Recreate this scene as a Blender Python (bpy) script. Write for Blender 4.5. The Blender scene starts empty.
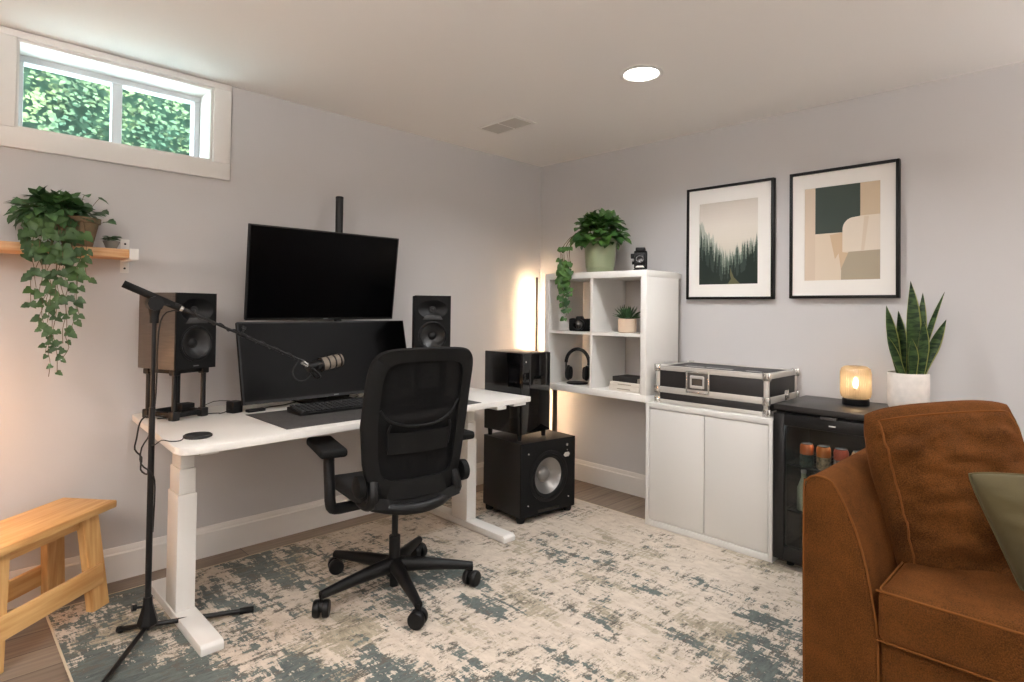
import bpy, bmesh, math, random
from math import sin, cos, pi, radians
from mathutils import Vector as V, Matrix, noise
random.seed(7)
S = bpy.context.scene
COL = S.collection

# ------------------------------------------------------------------ camera
cam = bpy.data.cameras.new('camera'); cam.sensor_width = 36; cam.lens = 593.5256 * 36 / 1024
cam.shift_y = (298.884 - 341) / 1024; cam.clip_start = .05
co = bpy.data.objects.new('camera', cam); COL.objects.link(co); S.camera = co
yaw, pit, rol = radians(45.36563488), radians(.97154397), radians(.69556982)
_f = V((cos(yaw)*cos(pit), sin(yaw)*cos(pit), sin(pit))); _r = V((sin(yaw), -cos(yaw), 0)); _u = _r.cross(_f)
_r2 = _r*cos(rol) + _u*sin(rol); _u2 = -_r*sin(rol) + _u*cos(rol)
mw = Matrix((_r2, _u2, -_f)).transposed().to_4x4(); mw.translation = V((-3.6433, -3.3603, 1.32))
co.matrix_world = mw
# ------------------------------------------------------------------ world, light, exposure
S.view_settings.view_transform = 'Standard'; S.view_settings.look = 'None'
S.view_settings.gamma = 1; S.view_settings.use_curve_mapping = False
S.view_settings.exposure = 0.10
W = bpy.data.worlds.new('world'); S.world = W; W.use_nodes = True
bg = W.node_tree.nodes['Background']; bg.inputs[0].default_value = (.72, .88, 1, 1); bg.inputs[1].default_value = 46.0
WARM = (.95, .965, .985)
def area(loc, rot, size, power, color, shape='DISK', spread=pi):
    l = bpy.data.lights.new('lamp_light', 'AREA'); l.shape = shape; l.size = size; l.energy = power; l.color = color; l.spread = spread
    o = bpy.data.objects.new('lamp_light', l); COL.objects.link(o); o.location = loc; o.rotation_euler = rot; return o
sun = bpy.data.lights.new('sun', 'SUN'); sun.energy = 60; sun.angle = radians(3); sun.color = (1, .97, .9)
so = bpy.data.objects.new('sun', sun); COL.objects.link(so); so.rotation_euler = (radians(-38), radians(-25), 0)
# sun shines towards +y and down: it lights the house side of the hedge outside and never enters the room
so.rotation_euler = V((.35, .75, -.8)).to_track_quat('-Z', 'Y').to_euler()

H = 2.511
LIGHTS = [(-1.11, -1.70), (-2.9, -2.35), (-1.11, -3.95), (-3.0, -3.95), (-4.6, -2.8)]
LPOW = 13

# ------------------------------------------------------------------ materials
def lin(c):
    c = [x/255 for x in c]
    return tuple(x/12.92 if x <= .04045 else ((x+.055)/1.055)**2.4 for x in c) + (1,)
def mat(name, rgb, rough=.5, metal=0, bump=0, bscale=200, vary=0, vscale=8, rgb2=None, stretch=None, coat=0, spec=None, emit=None, estr=0, sheen=0, trans=0):
    m = bpy.data.materials.new(name); m.use_nodes = True; nt = m.node_tree; N = nt.nodes; L = nt.links
    p = N['Principled BSDF']; p.inputs['Base Color'].default_value = lin(rgb); p.inputs['Roughness'].default_value = rough
    p.inputs['Metallic'].default_value = metal; p.inputs['Coat Weight'].default_value = coat
    if spec is not None: p.inputs['Specular IOR Level'].default_value = spec
    if sheen: p.inputs['Sheen Weight'].default_value = sheen; p.inputs['Sheen Tint'].default_value = lin(rgb)
    if trans: p.inputs['Transmission Weight'].default_value = trans
    if emit: p.inputs['Emission Color'].default_value = emit; p.inputs['Emission Strength'].default_value = estr
    tc = N.new('ShaderNodeTexCoord'); src = tc.outputs['Object']
    if stretch:
        mp = N.new('ShaderNodeMapping'); mp.inputs['Scale'].default_value = stretch; L.new(src, mp.inputs[0]); src = mp.outputs[0]
    if vary or rgb2:
        n = N.new('ShaderNodeTexNoise'); n.inputs['Scale'].default_value = vscale; n.inputs['Detail'].default_value = 6; L.new(src, n.inputs[0])
        r = N.new('ShaderNodeValToRGB'); c2 = rgb2 or tuple(max(0, x*(1-vary)) for x in rgb)
        r.color_ramp.elements[0].position = .35; r.color_ramp.elements[1].position = .65
        r.color_ramp.elements[0].color = lin(c2); r.color_ramp.elements[1].color = lin(rgb)
        L.new(n.outputs[0], r.inputs[0]); L.new(r.outputs[0], p.inputs['Base Color'])
    if bump:
        n = N.new('ShaderNodeTexNoise'); n.inputs['Scale'].default_value = bscale; n.inputs['Detail'].default_value = 3; L.new(src, n.inputs[0])
        b = N.new('ShaderNodeBump'); b.inputs['Strength'].default_value = bump; b.inputs['Distance'].default_value = .002
        L.new(n.outputs[0], b.inputs['Height']); L.new(b.outputs[0], p.inputs['Normal'])
    return m
M = {}
M['wall'] = mat('wall_paint', (196, 193, 192), .85, bump=.15, bscale=300)
M['ceil'] = mat('ceiling_paint', (240, 236, 232), .9, bump=.1, bscale=250)
M['trim'] = mat('white_trim', (226, 222, 217), .45)
M['white'] = mat('white_laminate', (212, 209, 204), .4)
M['white_shelf'] = mat('white_shelf_laminate', (230, 227, 222), .4)
M['white_desk'] = mat('white_desk_top', (224, 220, 214), .38)
M['white_metal'] = mat('white_powder_coat', (220, 217, 212), .4, bump=.05, bscale=600)
M['black'] = mat('black_plastic', (9, 9, 10), .48, spec=.3)
M['black_matte'] = mat('black_matte', (13, 13, 13), .7, spec=.2, bump=.2, bscale=500)
M['black_metal'] = mat('black_metal', (10, 10, 11), .4, spec=.4)
M['screen'] = mat('screen_glass', (4, 4, 5), .22, spec=.12)
M['screen_matte'] = mat('matte_screen', (6, 6, 7), .4, spec=.12)
M['gloss'] = mat('gloss_black', (7, 7, 8), .06, spec=.6)
M['rubber'] = mat('rubber', (9, 9, 9), .75, spec=.3)
M['chrome'] = mat('chrome', (214, 212, 208), .22, metal=.85)
M['alu'] = mat('aluminium', (206, 202, 196), .36, metal=.45, bump=.1, bscale=300)
M['cone'] = mat('silver_cone', (140, 138, 136), .32, metal=.75)
M['dark_cone'] = mat('dark_cone', (20, 20, 21), .42)
M['brown_side'] = mat('speaker_wood', (82, 73, 66), .45, stretch=(1, 1, 12), vary=.12, vscale=12)
M['oak'] = mat('shelf_wood', (204, 164, 120), .5, stretch=(2, 30, 30), rgb2=(186, 134, 86), vscale=3, bump=.1, bscale=40)
M['pine'] = mat('bench_pine', (222, 180, 120), .45, stretch=(1.6, 22, 22), rgb2=(200, 148, 88), vscale=2.2, bump=.1, bscale=30)
M['terra'] = mat('weathered_clay', (128, 98, 72), .85, rgb2=(96, 88, 66), vscale=14, bump=.4, bscale=60)
M['greypot'] = mat('grey_stone_pot', (118, 116, 108), .8, bump=.3, bscale=90)
M['greenpot'] = mat('sage_ceramic', (134, 142, 110), .4, vary=.05, vscale=5)
M['beigepot'] = mat('beige_ceramic', (214, 190, 166), .6, bump=.1, bscale=100)
M['whitepot'] = mat('white_stoneware', (218, 210, 202), .6, bump=.25, bscale=80, vary=.05, vscale=30)
M['saucer'] = mat('grey_saucer', (120, 120, 116), .6)
M['soil'] = mat('soil', (42, 32, 24), .95, bump=.8, bscale=60)
M['ivy'] = mat('ivy_leaf', (64, 100, 48), .5, rgb2=(38, 70, 38), vscale=9)
M['ivy2'] = mat('trailing_ivy_leaf', (60, 88, 32), .5, rgb2=(40, 68, 28), vscale=9)
M['stem'] = mat('stem', (92, 74, 44), .7)
M['leaf2'] = mat('green_leaf', (74, 112, 46), .45, rgb2=(38, 74, 32), vscale=12)
M['succ'] = mat('succulent_leaf', (76, 112, 70), .45, rgb2=(44, 76, 42), vscale=10)
M['grille'] = mat('microphone_grille', (122, 112, 100), .6, metal=.2, bump=.8, bscale=900)
M['mat'] = mat('desk_mat_felt', (66, 63, 62), .95, bump=.3, bscale=400, vary=.15, vscale=60)
M['keys'] = mat('keycaps', (26, 26, 28), .65)
M['fabric_black'] = mat('seat_fabric', (12, 12, 13), .9, bump=.4, bscale=500)
M['frame_black'] = mat('picture_frame_black', (12, 11, 10), .45, spec=.25)
M['matboard'] = mat('mat_board', (232, 228, 222), .9)
M['green_vel'] = mat('olive_velvet', (72, 62, 32), .85, bump=.3, bscale=300, sheen=.3, vary=.12, vscale=7)
M['piping'] = mat('rust_piping', (100, 60, 26), .9, bump=.3, bscale=300, spec=.1)
M['book_cream'] = mat('cream_book_cloth', (214, 206, 194), .8)
M['paper'] = mat('book_pages', (226, 218, 202), .9, stretch=(1, 1, 60), vary=.1, vscale=10)
M['book_black'] = mat('black_book_cloth', (34, 32, 31), .6)
M['vent_dark'] = mat('vent_shadow_metal', (90, 86, 80), .7)
M['lens'] = mat('lamp_lens', (255, 255, 255), .5, emit=(1, .96, .9, 1), estr=14)
M['case_black'] = mat('case_laminate', (30, 28, 28), .5, bump=.35, bscale=260)
M['mark'] = mat('pale_mark', (190, 188, 184), .6)
M['cord'] = mat('cable_rubber', (16, 15, 15), .6)
M['fr_in'] = mat('fridge_liner', (30, 32, 33), .5)

def rust():
    m = mat('rust_chenille', (150, 88, 42), .95, sheen=.25, spec=.08)
    nt = m.node_tree; N = nt.nodes; L = nt.links; p = N['Principled BSDF']
    tc = N.new('ShaderNodeTexCoord')
    n = N.new('ShaderNodeTexNoise'); n.inputs['Scale'].default_value = 5; n.inputs['Detail'].default_value = 8; n.inputs['Roughness'].default_value = .7; L.new(tc.outputs['Object'], n.inputs[0])
    n2 = N.new('ShaderNodeTexNoise'); n2.inputs['Scale'].default_value = 260; n2.inputs['Detail'].default_value = 3; L.new(tc.outputs['Object'], n2.inputs[0])
    mx = N.new('ShaderNodeMath'); mx.operation = 'MULTIPLY_ADD'; mx.inputs[1].default_value = .5; L.new(n2.outputs[0], mx.inputs[0]); 
    ms = N.new('ShaderNodeMath'); ms.operation = 'MULTIPLY'; ms.inputs[1].default_value = .5; L.new(n.outputs[0], ms.inputs[0]); L.new(ms.outputs[0], mx.inputs[2])
    r = N.new('ShaderNodeValToRGB'); r.color_ramp.elements[0].position = .36; r.color_ramp.elements[1].position = .64
    r.color_ramp.elements[0].color = lin((46, 25, 8)); r.color_ramp.elements[1].color = lin((94, 56, 24))
    L.new(mx.outputs[0], r.inputs[0]); L.new(r.outputs[0], p.inputs['Base Color'])
    b = N.new('ShaderNodeBump'); b.inputs['Strength'].default_value = .6; b.inputs['Distance'].default_value = .003; L.new(n2.outputs[0], b.inputs['Height']); L.new(b.outputs[0], p.inputs['Normal'])
    return m
M['rust'] = rust()

def floor_mat():
    m = mat('wood_floor', (140, 112, 88), .5)
    nt = m.node_tree; N = nt.nodes; L = nt.links; p = N['Principled BSDF']
    tc = N.new('ShaderNodeTexCoord')
    br = N.new('ShaderNodeTexBrick'); br.inputs['Scale'].default_value = 1; br.inputs['Brick Width'].default_value = 1.2; br.inputs['Row Height'].default_value = .16
    br.inputs['Mortar Size'].default_value = .002; br.inputs['Color1'].default_value = lin((150, 134, 118)); br.inputs['Color2'].default_value = lin((126, 110, 96)); br.inputs['Mortar'].default_value = lin((60, 46, 36))
    L.new(tc.outputs['Object'], br.inputs[0])
    mp = N.new('ShaderNodeMapping'); mp.inputs['Scale'].default_value = (2, 40, 1); L.new(tc.outputs['Object'], mp.inputs[0])
    n = N.new('ShaderNodeTexNoise'); n.inputs['Scale'].default_value = 1.5; n.inputs['Detail'].default_value = 8; L.new(mp.outputs[0], n.inputs[0])
    r = N.new('ShaderNodeValToRGB'); r.color_ramp.elements[0].position = .3; r.color_ramp.elements[1].position = .7
    r.color_ramp.elements[0].color = (.55, .52, .5, 1); r.color_ramp.elements[1].color = (1, 1, 1, 1); L.new(n.outputs[0], r.inputs[0])
    mx = N.new('ShaderNodeMix'); mx.data_type = 'RGBA'; mx.blend_type = 'MULTIPLY'; mx.inputs[0].default_value = .8
    L.new(br.outputs['Color'], mx.inputs[6]); L.new(r.outputs[0], mx.inputs[7]); L.new(mx.outputs[2], p.inputs['Base Color'])
    return m
def rug_mat():
    m = mat('distressed_rug', (205, 190, 170), .95, sheen=.1)
    nt = m.node_tree; N = nt.nodes; L = nt.links; p = N['Principled BSDF']
    tc = N.new('ShaderNodeTexCoord'); O = tc.outputs['Object']
    def nz(scale, st, detail=6, rough=.6, off=(0, 0, 0)):
        mp = N.new('ShaderNodeMapping'); mp.inputs['Scale'].default_value = st; mp.inputs['Location'].default_value = off; L.new(O, mp.inputs[0])
        n = N.new('ShaderNodeTexNoise'); n.inputs['Scale'].default_value = scale; n.inputs['Detail'].default_value = detail; n.inputs['Roughness'].default_value = rough; L.new(mp.outputs[0], n.inputs[0]); return n.outputs[0]
    def math_(op, a, b=None, c=None):
        k = N.new('ShaderNodeMath'); k.operation = op
        for i, x in enumerate((a, b, c)):
            if x is None: continue
            if isinstance(x, (int, float)): k.inputs[i].default_value = x
            else: L.new(x, k.inputs[i])
        return k.outputs[0]
    def ramp(x, a, b, ca=(0, 0, 0, 1), cb=(1, 1, 1, 1)):
        r = N.new('ShaderNodeValToRGB'); r.color_ramp.elements[0].position = a; r.color_ramp.elements[1].position = b
        r.color_ramp.elements[0].color = ca; r.color_ramp.elements[1].color = cb; L.new(x, r.inputs[0]); return r.outputs[0]
    def mix(f, a, b):
        k = N.new('ShaderNodeMix'); k.data_type = 'RGBA'
        L.new(f, k.inputs[0])
        for i, x in ((6, a), (7, b)):
            if isinstance(x, tuple): k.inputs[i].default_value = x
            else: L.new(x, k.inputs[i])
        return k.outputs[2]
    big = nz(1.7, (1.0, .8, 1), 3, .5, (3.1, 1.7, 0))
    mid = nz(7, (1.0, .45, 1), 5, .65, (1, 2, 0))
    fine = nz(45, (1.0, .22, 1), 4, .7)
    fine2 = nz(50, (.25, 1, 1), 4, .7, (4, 4, 0))
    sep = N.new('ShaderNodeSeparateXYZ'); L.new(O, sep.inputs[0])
    grad = math_('MULTIPLY', sep.outputs[0], -.07)          # teal is denser on the desk side; the dimmer light there is painted in too
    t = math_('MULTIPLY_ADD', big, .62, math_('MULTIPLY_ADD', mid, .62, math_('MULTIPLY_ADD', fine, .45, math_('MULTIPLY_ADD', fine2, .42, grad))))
    mask = ramp(t, 1.045, 1.075) if False else None
    tn = math_('MULTIPLY', t, .5)
    teal = ramp(tn, .609, .625)
    big2 = nz(2.3, (1, .7, 1), 3, .5, (9, 5, 0)); mid2 = nz(9, (1, .4, 1), 5, .7, (7, 3, 0))
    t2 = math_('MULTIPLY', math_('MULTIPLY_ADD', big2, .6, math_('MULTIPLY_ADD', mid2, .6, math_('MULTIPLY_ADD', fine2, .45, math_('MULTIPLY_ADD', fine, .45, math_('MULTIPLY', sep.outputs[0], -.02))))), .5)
    olive = ramp(t2, .56, .59)
    basev = ramp(nz(30, (1, .5, 1), 6, .7, (2, 2, 0)), .3, .7, lin((178, 165, 150)), lin((208, 195, 180)))
    ol = ramp(fine, .35, .65, lin((124, 116, 98)), lin((176, 164, 144)))
    tl = ramp(fine2, .35, .65, lin((56, 67, 68)), lin((94, 103, 100)))
    dk = ramp(nz(26, (.5, 1, 1), 7, .85, (11, 0, 0)), .535, .57)
    c = mix(olive, basev, ol); c = mix(teal, c, tl); 
    dmask = math_('MULTIPLY', dk, ramp(tn, .53, .585)); c = mix(dmask, c, lin((84, 80, 72)))
    L.new(c, p.inputs['Base Color'])
    b = N.new('ShaderNodeBump'); b.inputs['Strength'].default_value = .5; b.inputs['Distance'].default_value = .004
    L.new(nz(300, (1, 1, 1), 2), b.inputs['Height']); L.new(b.outputs[0], p.inputs['Normal'])
    return m
def glass_mat(name, tint, rough=0.0, alpha=.12):
    m = bpy.data.materials.new(name); m.use_nodes = True; nt = m.node_tree; N = nt.nodes; L = nt.links; N.clear()
    o = N.new('ShaderNodeOutputMaterial'); mx = N.new('ShaderNodeMixShader'); t = N.new('ShaderNodeBsdfTransparent'); g = N.new('ShaderNodeBsdfGlossy')
    t.inputs[0].default_value = tint; g.inputs['Roughness'].default_value = rough; mx.inputs[0].default_value = alpha
    L.new(t.outputs[0], mx.inputs[1]); L.new(g.outputs[0], mx.inputs[2]); L.new(mx.outputs[0], o.inputs[0]); return m
M['glass'] = glass_mat('window_glass', (.93, .97, .97, 1), 0, .05)
M['smoke'] = glass_mat('smoked_glass', (.74, .77, .77, 1), .02, .035)
def mesh_fabric():
    m = mat('mesh_fabric', (7, 7, 8), .8, spec=.15); nt = m.node_tree; N = nt.nodes; L = nt.links
    tc = N.new('ShaderNodeTexCoord'); w = N.new('ShaderNodeTexWave'); w.bands_direction = 'Z'; w.inputs['Scale'].default_value = 55; L.new(tc.outputs['Object'], w.inputs[0])
    mp = N.new('ShaderNodeMapRange'); mp.inputs[1].default_value = .35; mp.inputs[2].default_value = .6; mp.inputs[3].default_value = .975; mp.inputs[4].default_value = 1
    L.new(w.outputs['Fac'], mp.inputs[0]); L.new(mp.outputs[0], N['Principled BSDF'].inputs['Alpha']); return m
M['meshfab'] = mesh_fabric()
def lamp_shade():
    m = bpy.data.materials.new('ribbed_amber_glass'); m.use_nodes = True; nt = m.node_tree; N = nt.nodes; L = nt.links; N.clear()
    o = N.new('ShaderNodeOutputMaterial'); mx = N.new('ShaderNodeMixShader'); t = N.new('ShaderNodeBsdfTransparent'); d = N.new('ShaderNodeBsdfTranslucent'); g = N.new('ShaderNodeBsdfGlossy'); m2 = N.new('ShaderNodeMixShader')
    t.inputs[0].default_value = (1, .92, .80, 1); d.inputs[0].default_value = (.80, .70, .56, 1); g.inputs['Roughness'].default_value = .15
    mx.inputs[0].default_value = .34; L.new(t.outputs[0], mx.inputs[1]); L.new(d.outputs[0], mx.inputs[2]); m2.inputs[0].default_value = .08
    L.new(mx.outputs[0], m2.inputs[1]); L.new(g.outputs[0], m2.inputs[2]); L.new(m2.outputs[0], o.inputs[0]); return m
M['shade'] = lamp_shade()
def snake_mat():
    m = mat('snake_leaf', (60, 92, 44), .4); nt = m.node_tree; N = nt.nodes; L = nt.links
    tc = N.new('ShaderNodeTexCoord'); mp = N.new('ShaderNodeMapping'); mp.inputs['Scale'].default_value = (12, 12, 45); L.new(tc.outputs['Object'], mp.inputs[0])
    n = N.new('ShaderNodeTexNoise'); n.inputs['Scale'].default_value = 1.2; n.inputs['Detail'].default_value = 4; n.inputs['Distortion'].default_value = 1; L.new(mp.outputs[0], n.inputs[0])
    r = N.new('ShaderNodeValToRGB'); r.color_ramp.elements[0].position = .4; r.color_ramp.elements[1].position = .6
    r.color_ramp.elements[0].color = lin((34, 62, 34)); r.color_ramp.elements[1].color = lin((84, 112, 62)); L.new(n.outputs[0], r.inputs[0]); L.new(r.outputs[0], N['Principled BSDF'].inputs['Base Color']); return m
M['snake'] = snake_mat(); M['snake_edge'] = mat('snake_leaf_edge', (168, 172, 96), .5)
def flat(n, rgb, rough=.9): 
    if n not in M: M[n] = mat(n, rgb, rough)
    return M[n]

# ------------------------------------------------------------------ mesh builder
class MB:
    def __init__(s): s.bm = bmesh.new(); s.mats = []
    def mi(s, m):
        if m is None: return 0
        if m not in s.mats: s.mats.append(m)
        return s.mats.index(m)
    def merge(s, t, X=None, m=None):
        if X is not None: bmesh.ops.transform(t, matrix=X, verts=t.verts)
        i = s.mi(m)
        for f in t.faces: f.material_index = i
        me = bpy.data.meshes.new('tmp'); t.to_mesh(me); t.free(); s.bm.from_mesh(me); bpy.data.meshes.remove(me)
    def box(s, lo, hi, bev=0, seg=2, X=None, m=None):
        t = bmesh.new(); bmesh.ops.create_cube(t, size=1)
        lo, hi = V(lo), V(hi); c = (lo+hi)/2; d = hi-lo
        for v in t.verts: v.co = V((v.co.x*d.x, v.co.y*d.y, v.co.z*d.z)) + c
        if bev: bmesh.ops.bevel(t, geom=t.edges[:], offset=min(bev, min(abs(d.x), abs(d.y), abs(d.z))*.49), segments=seg, affect='EDGES', profile=.5)
        s.merge(t, X, m); return s
    def cyl(s, a, b, r0, r1=None, n=20, cap=True, m=None, X=None):
        a, b = V(a), V(b); r1 = r0 if r1 is None else r1; d = b-a
        t = bmesh.new(); bmesh.ops.create_cone(t, cap_ends=cap, segments=n, radius1=r0, radius2=r1, depth=d.length)
        Q = Matrix.Translation((a+b)/2) @ d.to_track_quat('Z', 'Y').to_matrix().to_4x4()
        if X is not None: Q = X @ Q
        s.merge(t, Q, m); return s
    def lathe(s, prof, X=None, n=32, m=None, sx=1, sy=1, rib=0, ribn=0):
        t = bmesh.new(); rings = []
        for (r, z) in prof:
            if r < 1e-6: rings.append([t.verts.new((0, 0, z))])
            else: rings.append([t.verts.new((sx*r*(1+rib*cos(ribn*2*pi*k/n))*cos(2*pi*k/n), sy*r*(1+rib*cos(ribn*2*pi*k/n))*sin(2*pi*k/n), z)) for k in range(n)])
        for A, B in zip(rings, rings[1:]):
            for k in range(n):
                k2 = (k+1) % n
                if len(A) == 1 and len(B) == 1: continue
                if len(A) == 1: t.faces.new((A[0], B[k2], B[k]))
                elif len(B) == 1: t.faces.new((A[k], A[k2], B[0]))
                else: t.faces.new((A[k], A[k2], B[k2], B[k]))
        s.merge(t, X, m); return s
    def tube(s, pts, r, n=8, m=None, smooth=3, X=None, caps=True):
        pts = [V(p) for p in pts]
        if smooth > 1 and len(pts) > 2:
            out = []
            for i in range(len(pts)-1):
                p0 = pts[max(i-1, 0)]; p1 = pts[i]; p2 = pts[i+1]; p3 = pts[min(i+2, len(pts)-1)]
                for k in range(smooth):
                    t = k/smooth
                    out.append(.5*((2*p1)+(-p0+p2)*t+(2*p0-5*p1+4*p2-p3)*t*t+(-p0+3*p1-3*p2+p3)*t**3))
            out.append(pts[-1]); pts = out
        t = bmesh.new(); rings = []; up = V((0, 0, 1)); prev = None
        for i, p in enumerate(pts):
            d = (pts[min(i+1, len(pts)-1)]-pts[max(i-1, 0)]).normalized()
            if prev is None: a = d.orthogonal().normalized()
            else:
                a = prev - d*prev.dot(d); a = a.normalized() if a.length > 1e-6 else d.orthogonal().normalized()
            prev = a; b = d.cross(a); rr = r(i/(len(pts)-1)) if callable(r) else r
            rings.append([t.verts.new(p + (a*cos(2*pi*k/n)+b*sin(2*pi*k/n))*rr) for k in range(n)])
        for A, B in zip(rings, rings[1:]):
            for k in range(n): t.faces.new((A[k], A[(k+1) % n], B[(k+1) % n], B[k]))
        if caps: t.faces.new(rings[0][::-1]); t.faces.new(rings[-1])
        s.merge(t, X, m); return s
    def prism(s, poly, d0, d1, axis='z', bev=0, X=None, m=None, seg=2):
        t = bmesh.new()
        def P(a, b, d): return {'z': (a, b, d), 'x': (d, a, b), 'y': (a, d, b)}[axis]
        A = [t.verts.new(P(a, b, d0)) for a, b in poly]; B = [t.verts.new(P(a, b, d1)) for a, b in poly]; n = len(poly)
        t.faces.new(A[::-1]); t.faces.new(B)
        for k in range(n): t.faces.new((A[k], A[(k+1) % n], B[(k+1) % n], B[k]))
        bmesh.ops.recalc_face_normals(t, faces=t.faces[:])
        if bev: bmesh.ops.bevel(t, geom=t.edges[:], offset=bev, segments=seg, affect='EDGES', profile=.5)
        s.merge(t, X, m); return s
    def poly(s, pts, m=None):
        t = bmesh.new(); t.faces.new([t.verts.new(p) for p in pts]); s.merge(t, None, m); return s
    def sheet(s, fn, nu, nv, th=0, m=None, X=None, closeu=False):
        t = bmesh.new(); g = [[V(fn(i/nu, j/nv)) for i in range(nu+1)] for j in range(nv+1)]
        def nrm(i, j):
            a = g[j][min(i+1, nu)]-g[j][max(i-1, 0)]; b = g[min(j+1, nv)][i]-g[max(j-1, 0)][i]; c = a.cross(b); return c.normalized() if c.length > 0 else V((0, 0, 1))
        A = [[t.verts.new(g[j][i]) for i in range(nu+1)] for j in range(nv+1)]
        for j in range(nv):
            for i in range(nu): t.faces.new((A[j][i], A[j][i+1], A[j+1][i+1], A[j+1][i]))
        if th:
            B = [[t.verts.new(g[j][i]-nrm(i, j)*th) for i in range(nu+1)] for j in range(nv+1)]
            for j in range(nv):
                for i in range(nu): t.faces.new((B[j][i], B[j+1][i], B[j+1][i+1], B[j][i+1]))
            for i in range(nu):
                t.faces.new((A[0][i], B[0][i], B[0][i+1], A[0][i+1])); t.faces.new((A[nv][i+1], B[nv][i+1], B[nv][i], A[nv][i]))
            for j in range(nv):
                t.faces.new((A[j+1][0], B[j+1][0], B[j][0], A[j][0])); t.faces.new((A[j][nu], B[j][nu], B[j+1][nu], A[j+1][nu]))
        s.merge(t, X, m); return s
    def build(s, name, m=None, parent=None, loc=None, rot=None, angle=35, norm=False):
        me = bpy.data.meshes.new(name)
        if norm: bmesh.ops.recalc_face_normals(s.bm, faces=s.bm.faces[:])
        s.bm.to_mesh(me); s.bm.free()
        ms = s.mats if s.mats and s.mats != [None] else []
        if ms:
            for x in ms: me.materials.append(x or m)
        else: me.materials.append(m)
        me.shade_smooth(); me.set_sharp_from_angle(angle=radians(angle))
        o = bpy.data.objects.new(name, me); COL.objects.link(o)
        if parent: o.parent = parent
        if loc: o.location = loc
        if rot: o.rotation_euler = rot
        return o
def tag(o, label=None, cat=None, group=None, kind=None):
    if label: o['label'] = label
    if cat: o['category'] = cat
    if group: o['group'] = group
    if kind: o['kind'] = kind
    return o
def thing(name, label, cat, loc=(0, 0, 0), rz=0, group=None, kind=None):
    o = bpy.data.objects.new(name, None); o.empty_display_size = .05; COL.objects.link(o); o.location = loc; o.rotation_euler = (0, 0, rz)
    return tag(o, label, cat, group, kind)
def struct(o): o['kind'] = 'structure'; return o
def dup(root, loc, rz, label):
    r = root.copy(); COL.objects.link(r); r.location = loc; r.rotation_euler = (0, 0, rz); r['label'] = label
    for ch in list(root.children):
        c = ch.copy(); COL.objects.link(c); c.parent = r
        for g in list(ch.children):
            d = g.copy(); COL.objects.link(d); d.parent = c
    return r
RX90 = Matrix.Rotation(pi/2, 4, 'X')      # lathe axis +z -> -y
T = Matrix.Translation
def holed(mb, x0, x1, z0, z1, cx, cz, rx, rz, y, m=None, n=48):
    t = bmesh.new(); A = []; B = []
    angs = sorted(set([2*pi*k/n for k in range(n)] + [math.atan2(zz-cz, xx-cx) % (2*pi) for xx in (x0, x1) for zz in (z0, z1)]))
    for a in angs:
        c, s_ = cos(a), sin(a)
        k = min([(x1-cx)/c if c > 1e-9 else 1e9, (x0-cx)/c if c < -1e-9 else 1e9, (z1-cz)/s_ if s_ > 1e-9 else 1e9, (z0-cz)/s_ if s_ < -1e-9 else 1e9])
        A.append(t.verts.new((cx+rx*c, y, cz+rz*s_))); B.append(t.verts.new((cx+k*c, y, cz+k*s_)))
    q = len(angs)
    for k in range(q): t.faces.new((A[k], A[(k+1) % q], B[(k+1) % q], B[k]))
    mb.merge(t, None, m)

# ------------------------------------------------------------------ room shell
XR, YR = -5.4, -5.2
struct(MB().box((XR-.15, YR-.15, -.12), (.15, .15, 0)).build('floor', floor_mat()))
struct(MB().box((XR-.15, YR-.15, H), (.15, .35, H+.12)).build('ceiling', M['ceil']))
wx0, wx1, wz0, wz1 = -3.385, -2.577, 2.082, 2.476
w = MB(); w.box((XR, 0, 0), (wx0, .3, H)); w.box((wx1, 0, 0), (.15, .3, H)); w.box((wx0, 0, 0), (wx1, .3, wz0)); w.box((wx0, 0, wz1), (wx1, .3, H))
struct(w.build('wall_left', M['wall']))
struct(MB().box((0, YR, 0), (.15, 0, H)).build('wall_right', M['wall']))
struct(MB().box((XR-.15, YR, 0), (XR, .3, H)).build('wall_rear', M['wall']))
struct(MB().box((XR-.15, YR-.15, 0), (.15, YR, H)).build('wall_front', M['wall']))
def baseboard(name, a, b, nrm):
    m = MB(); a, b, nrm = V(a), V(b), V(nrm)
    prof = [(0, 0), (.018, 0), (.018, .125), (.012, .132), (.012, .142), (.006, .157), (0, .157)]
    t = bmesh.new(); A = [t.verts.new(a+nrm*d+V((0, 0, z))) for d, z in prof]; B = [t.verts.new(b+nrm*d+V((0, 0, z))) for d, z in prof]
    for k in range(len(prof)): t.faces.new((A[k], A[(k+1) % 7], B[(k+1) % 7], B[k]))
    bmesh.ops.recalc_face_normals(t, faces=t.faces[:]); m.merge(t)
    struct(m.build(name, M['trim']))
baseboard('baseboard_left', (XR, 0, 0), (0, 0, 0), (0, -1, 0))
baseboard('baseboard_right', (0, YR, 0), (0, 0, 0), (-1, 0, 0))

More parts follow.
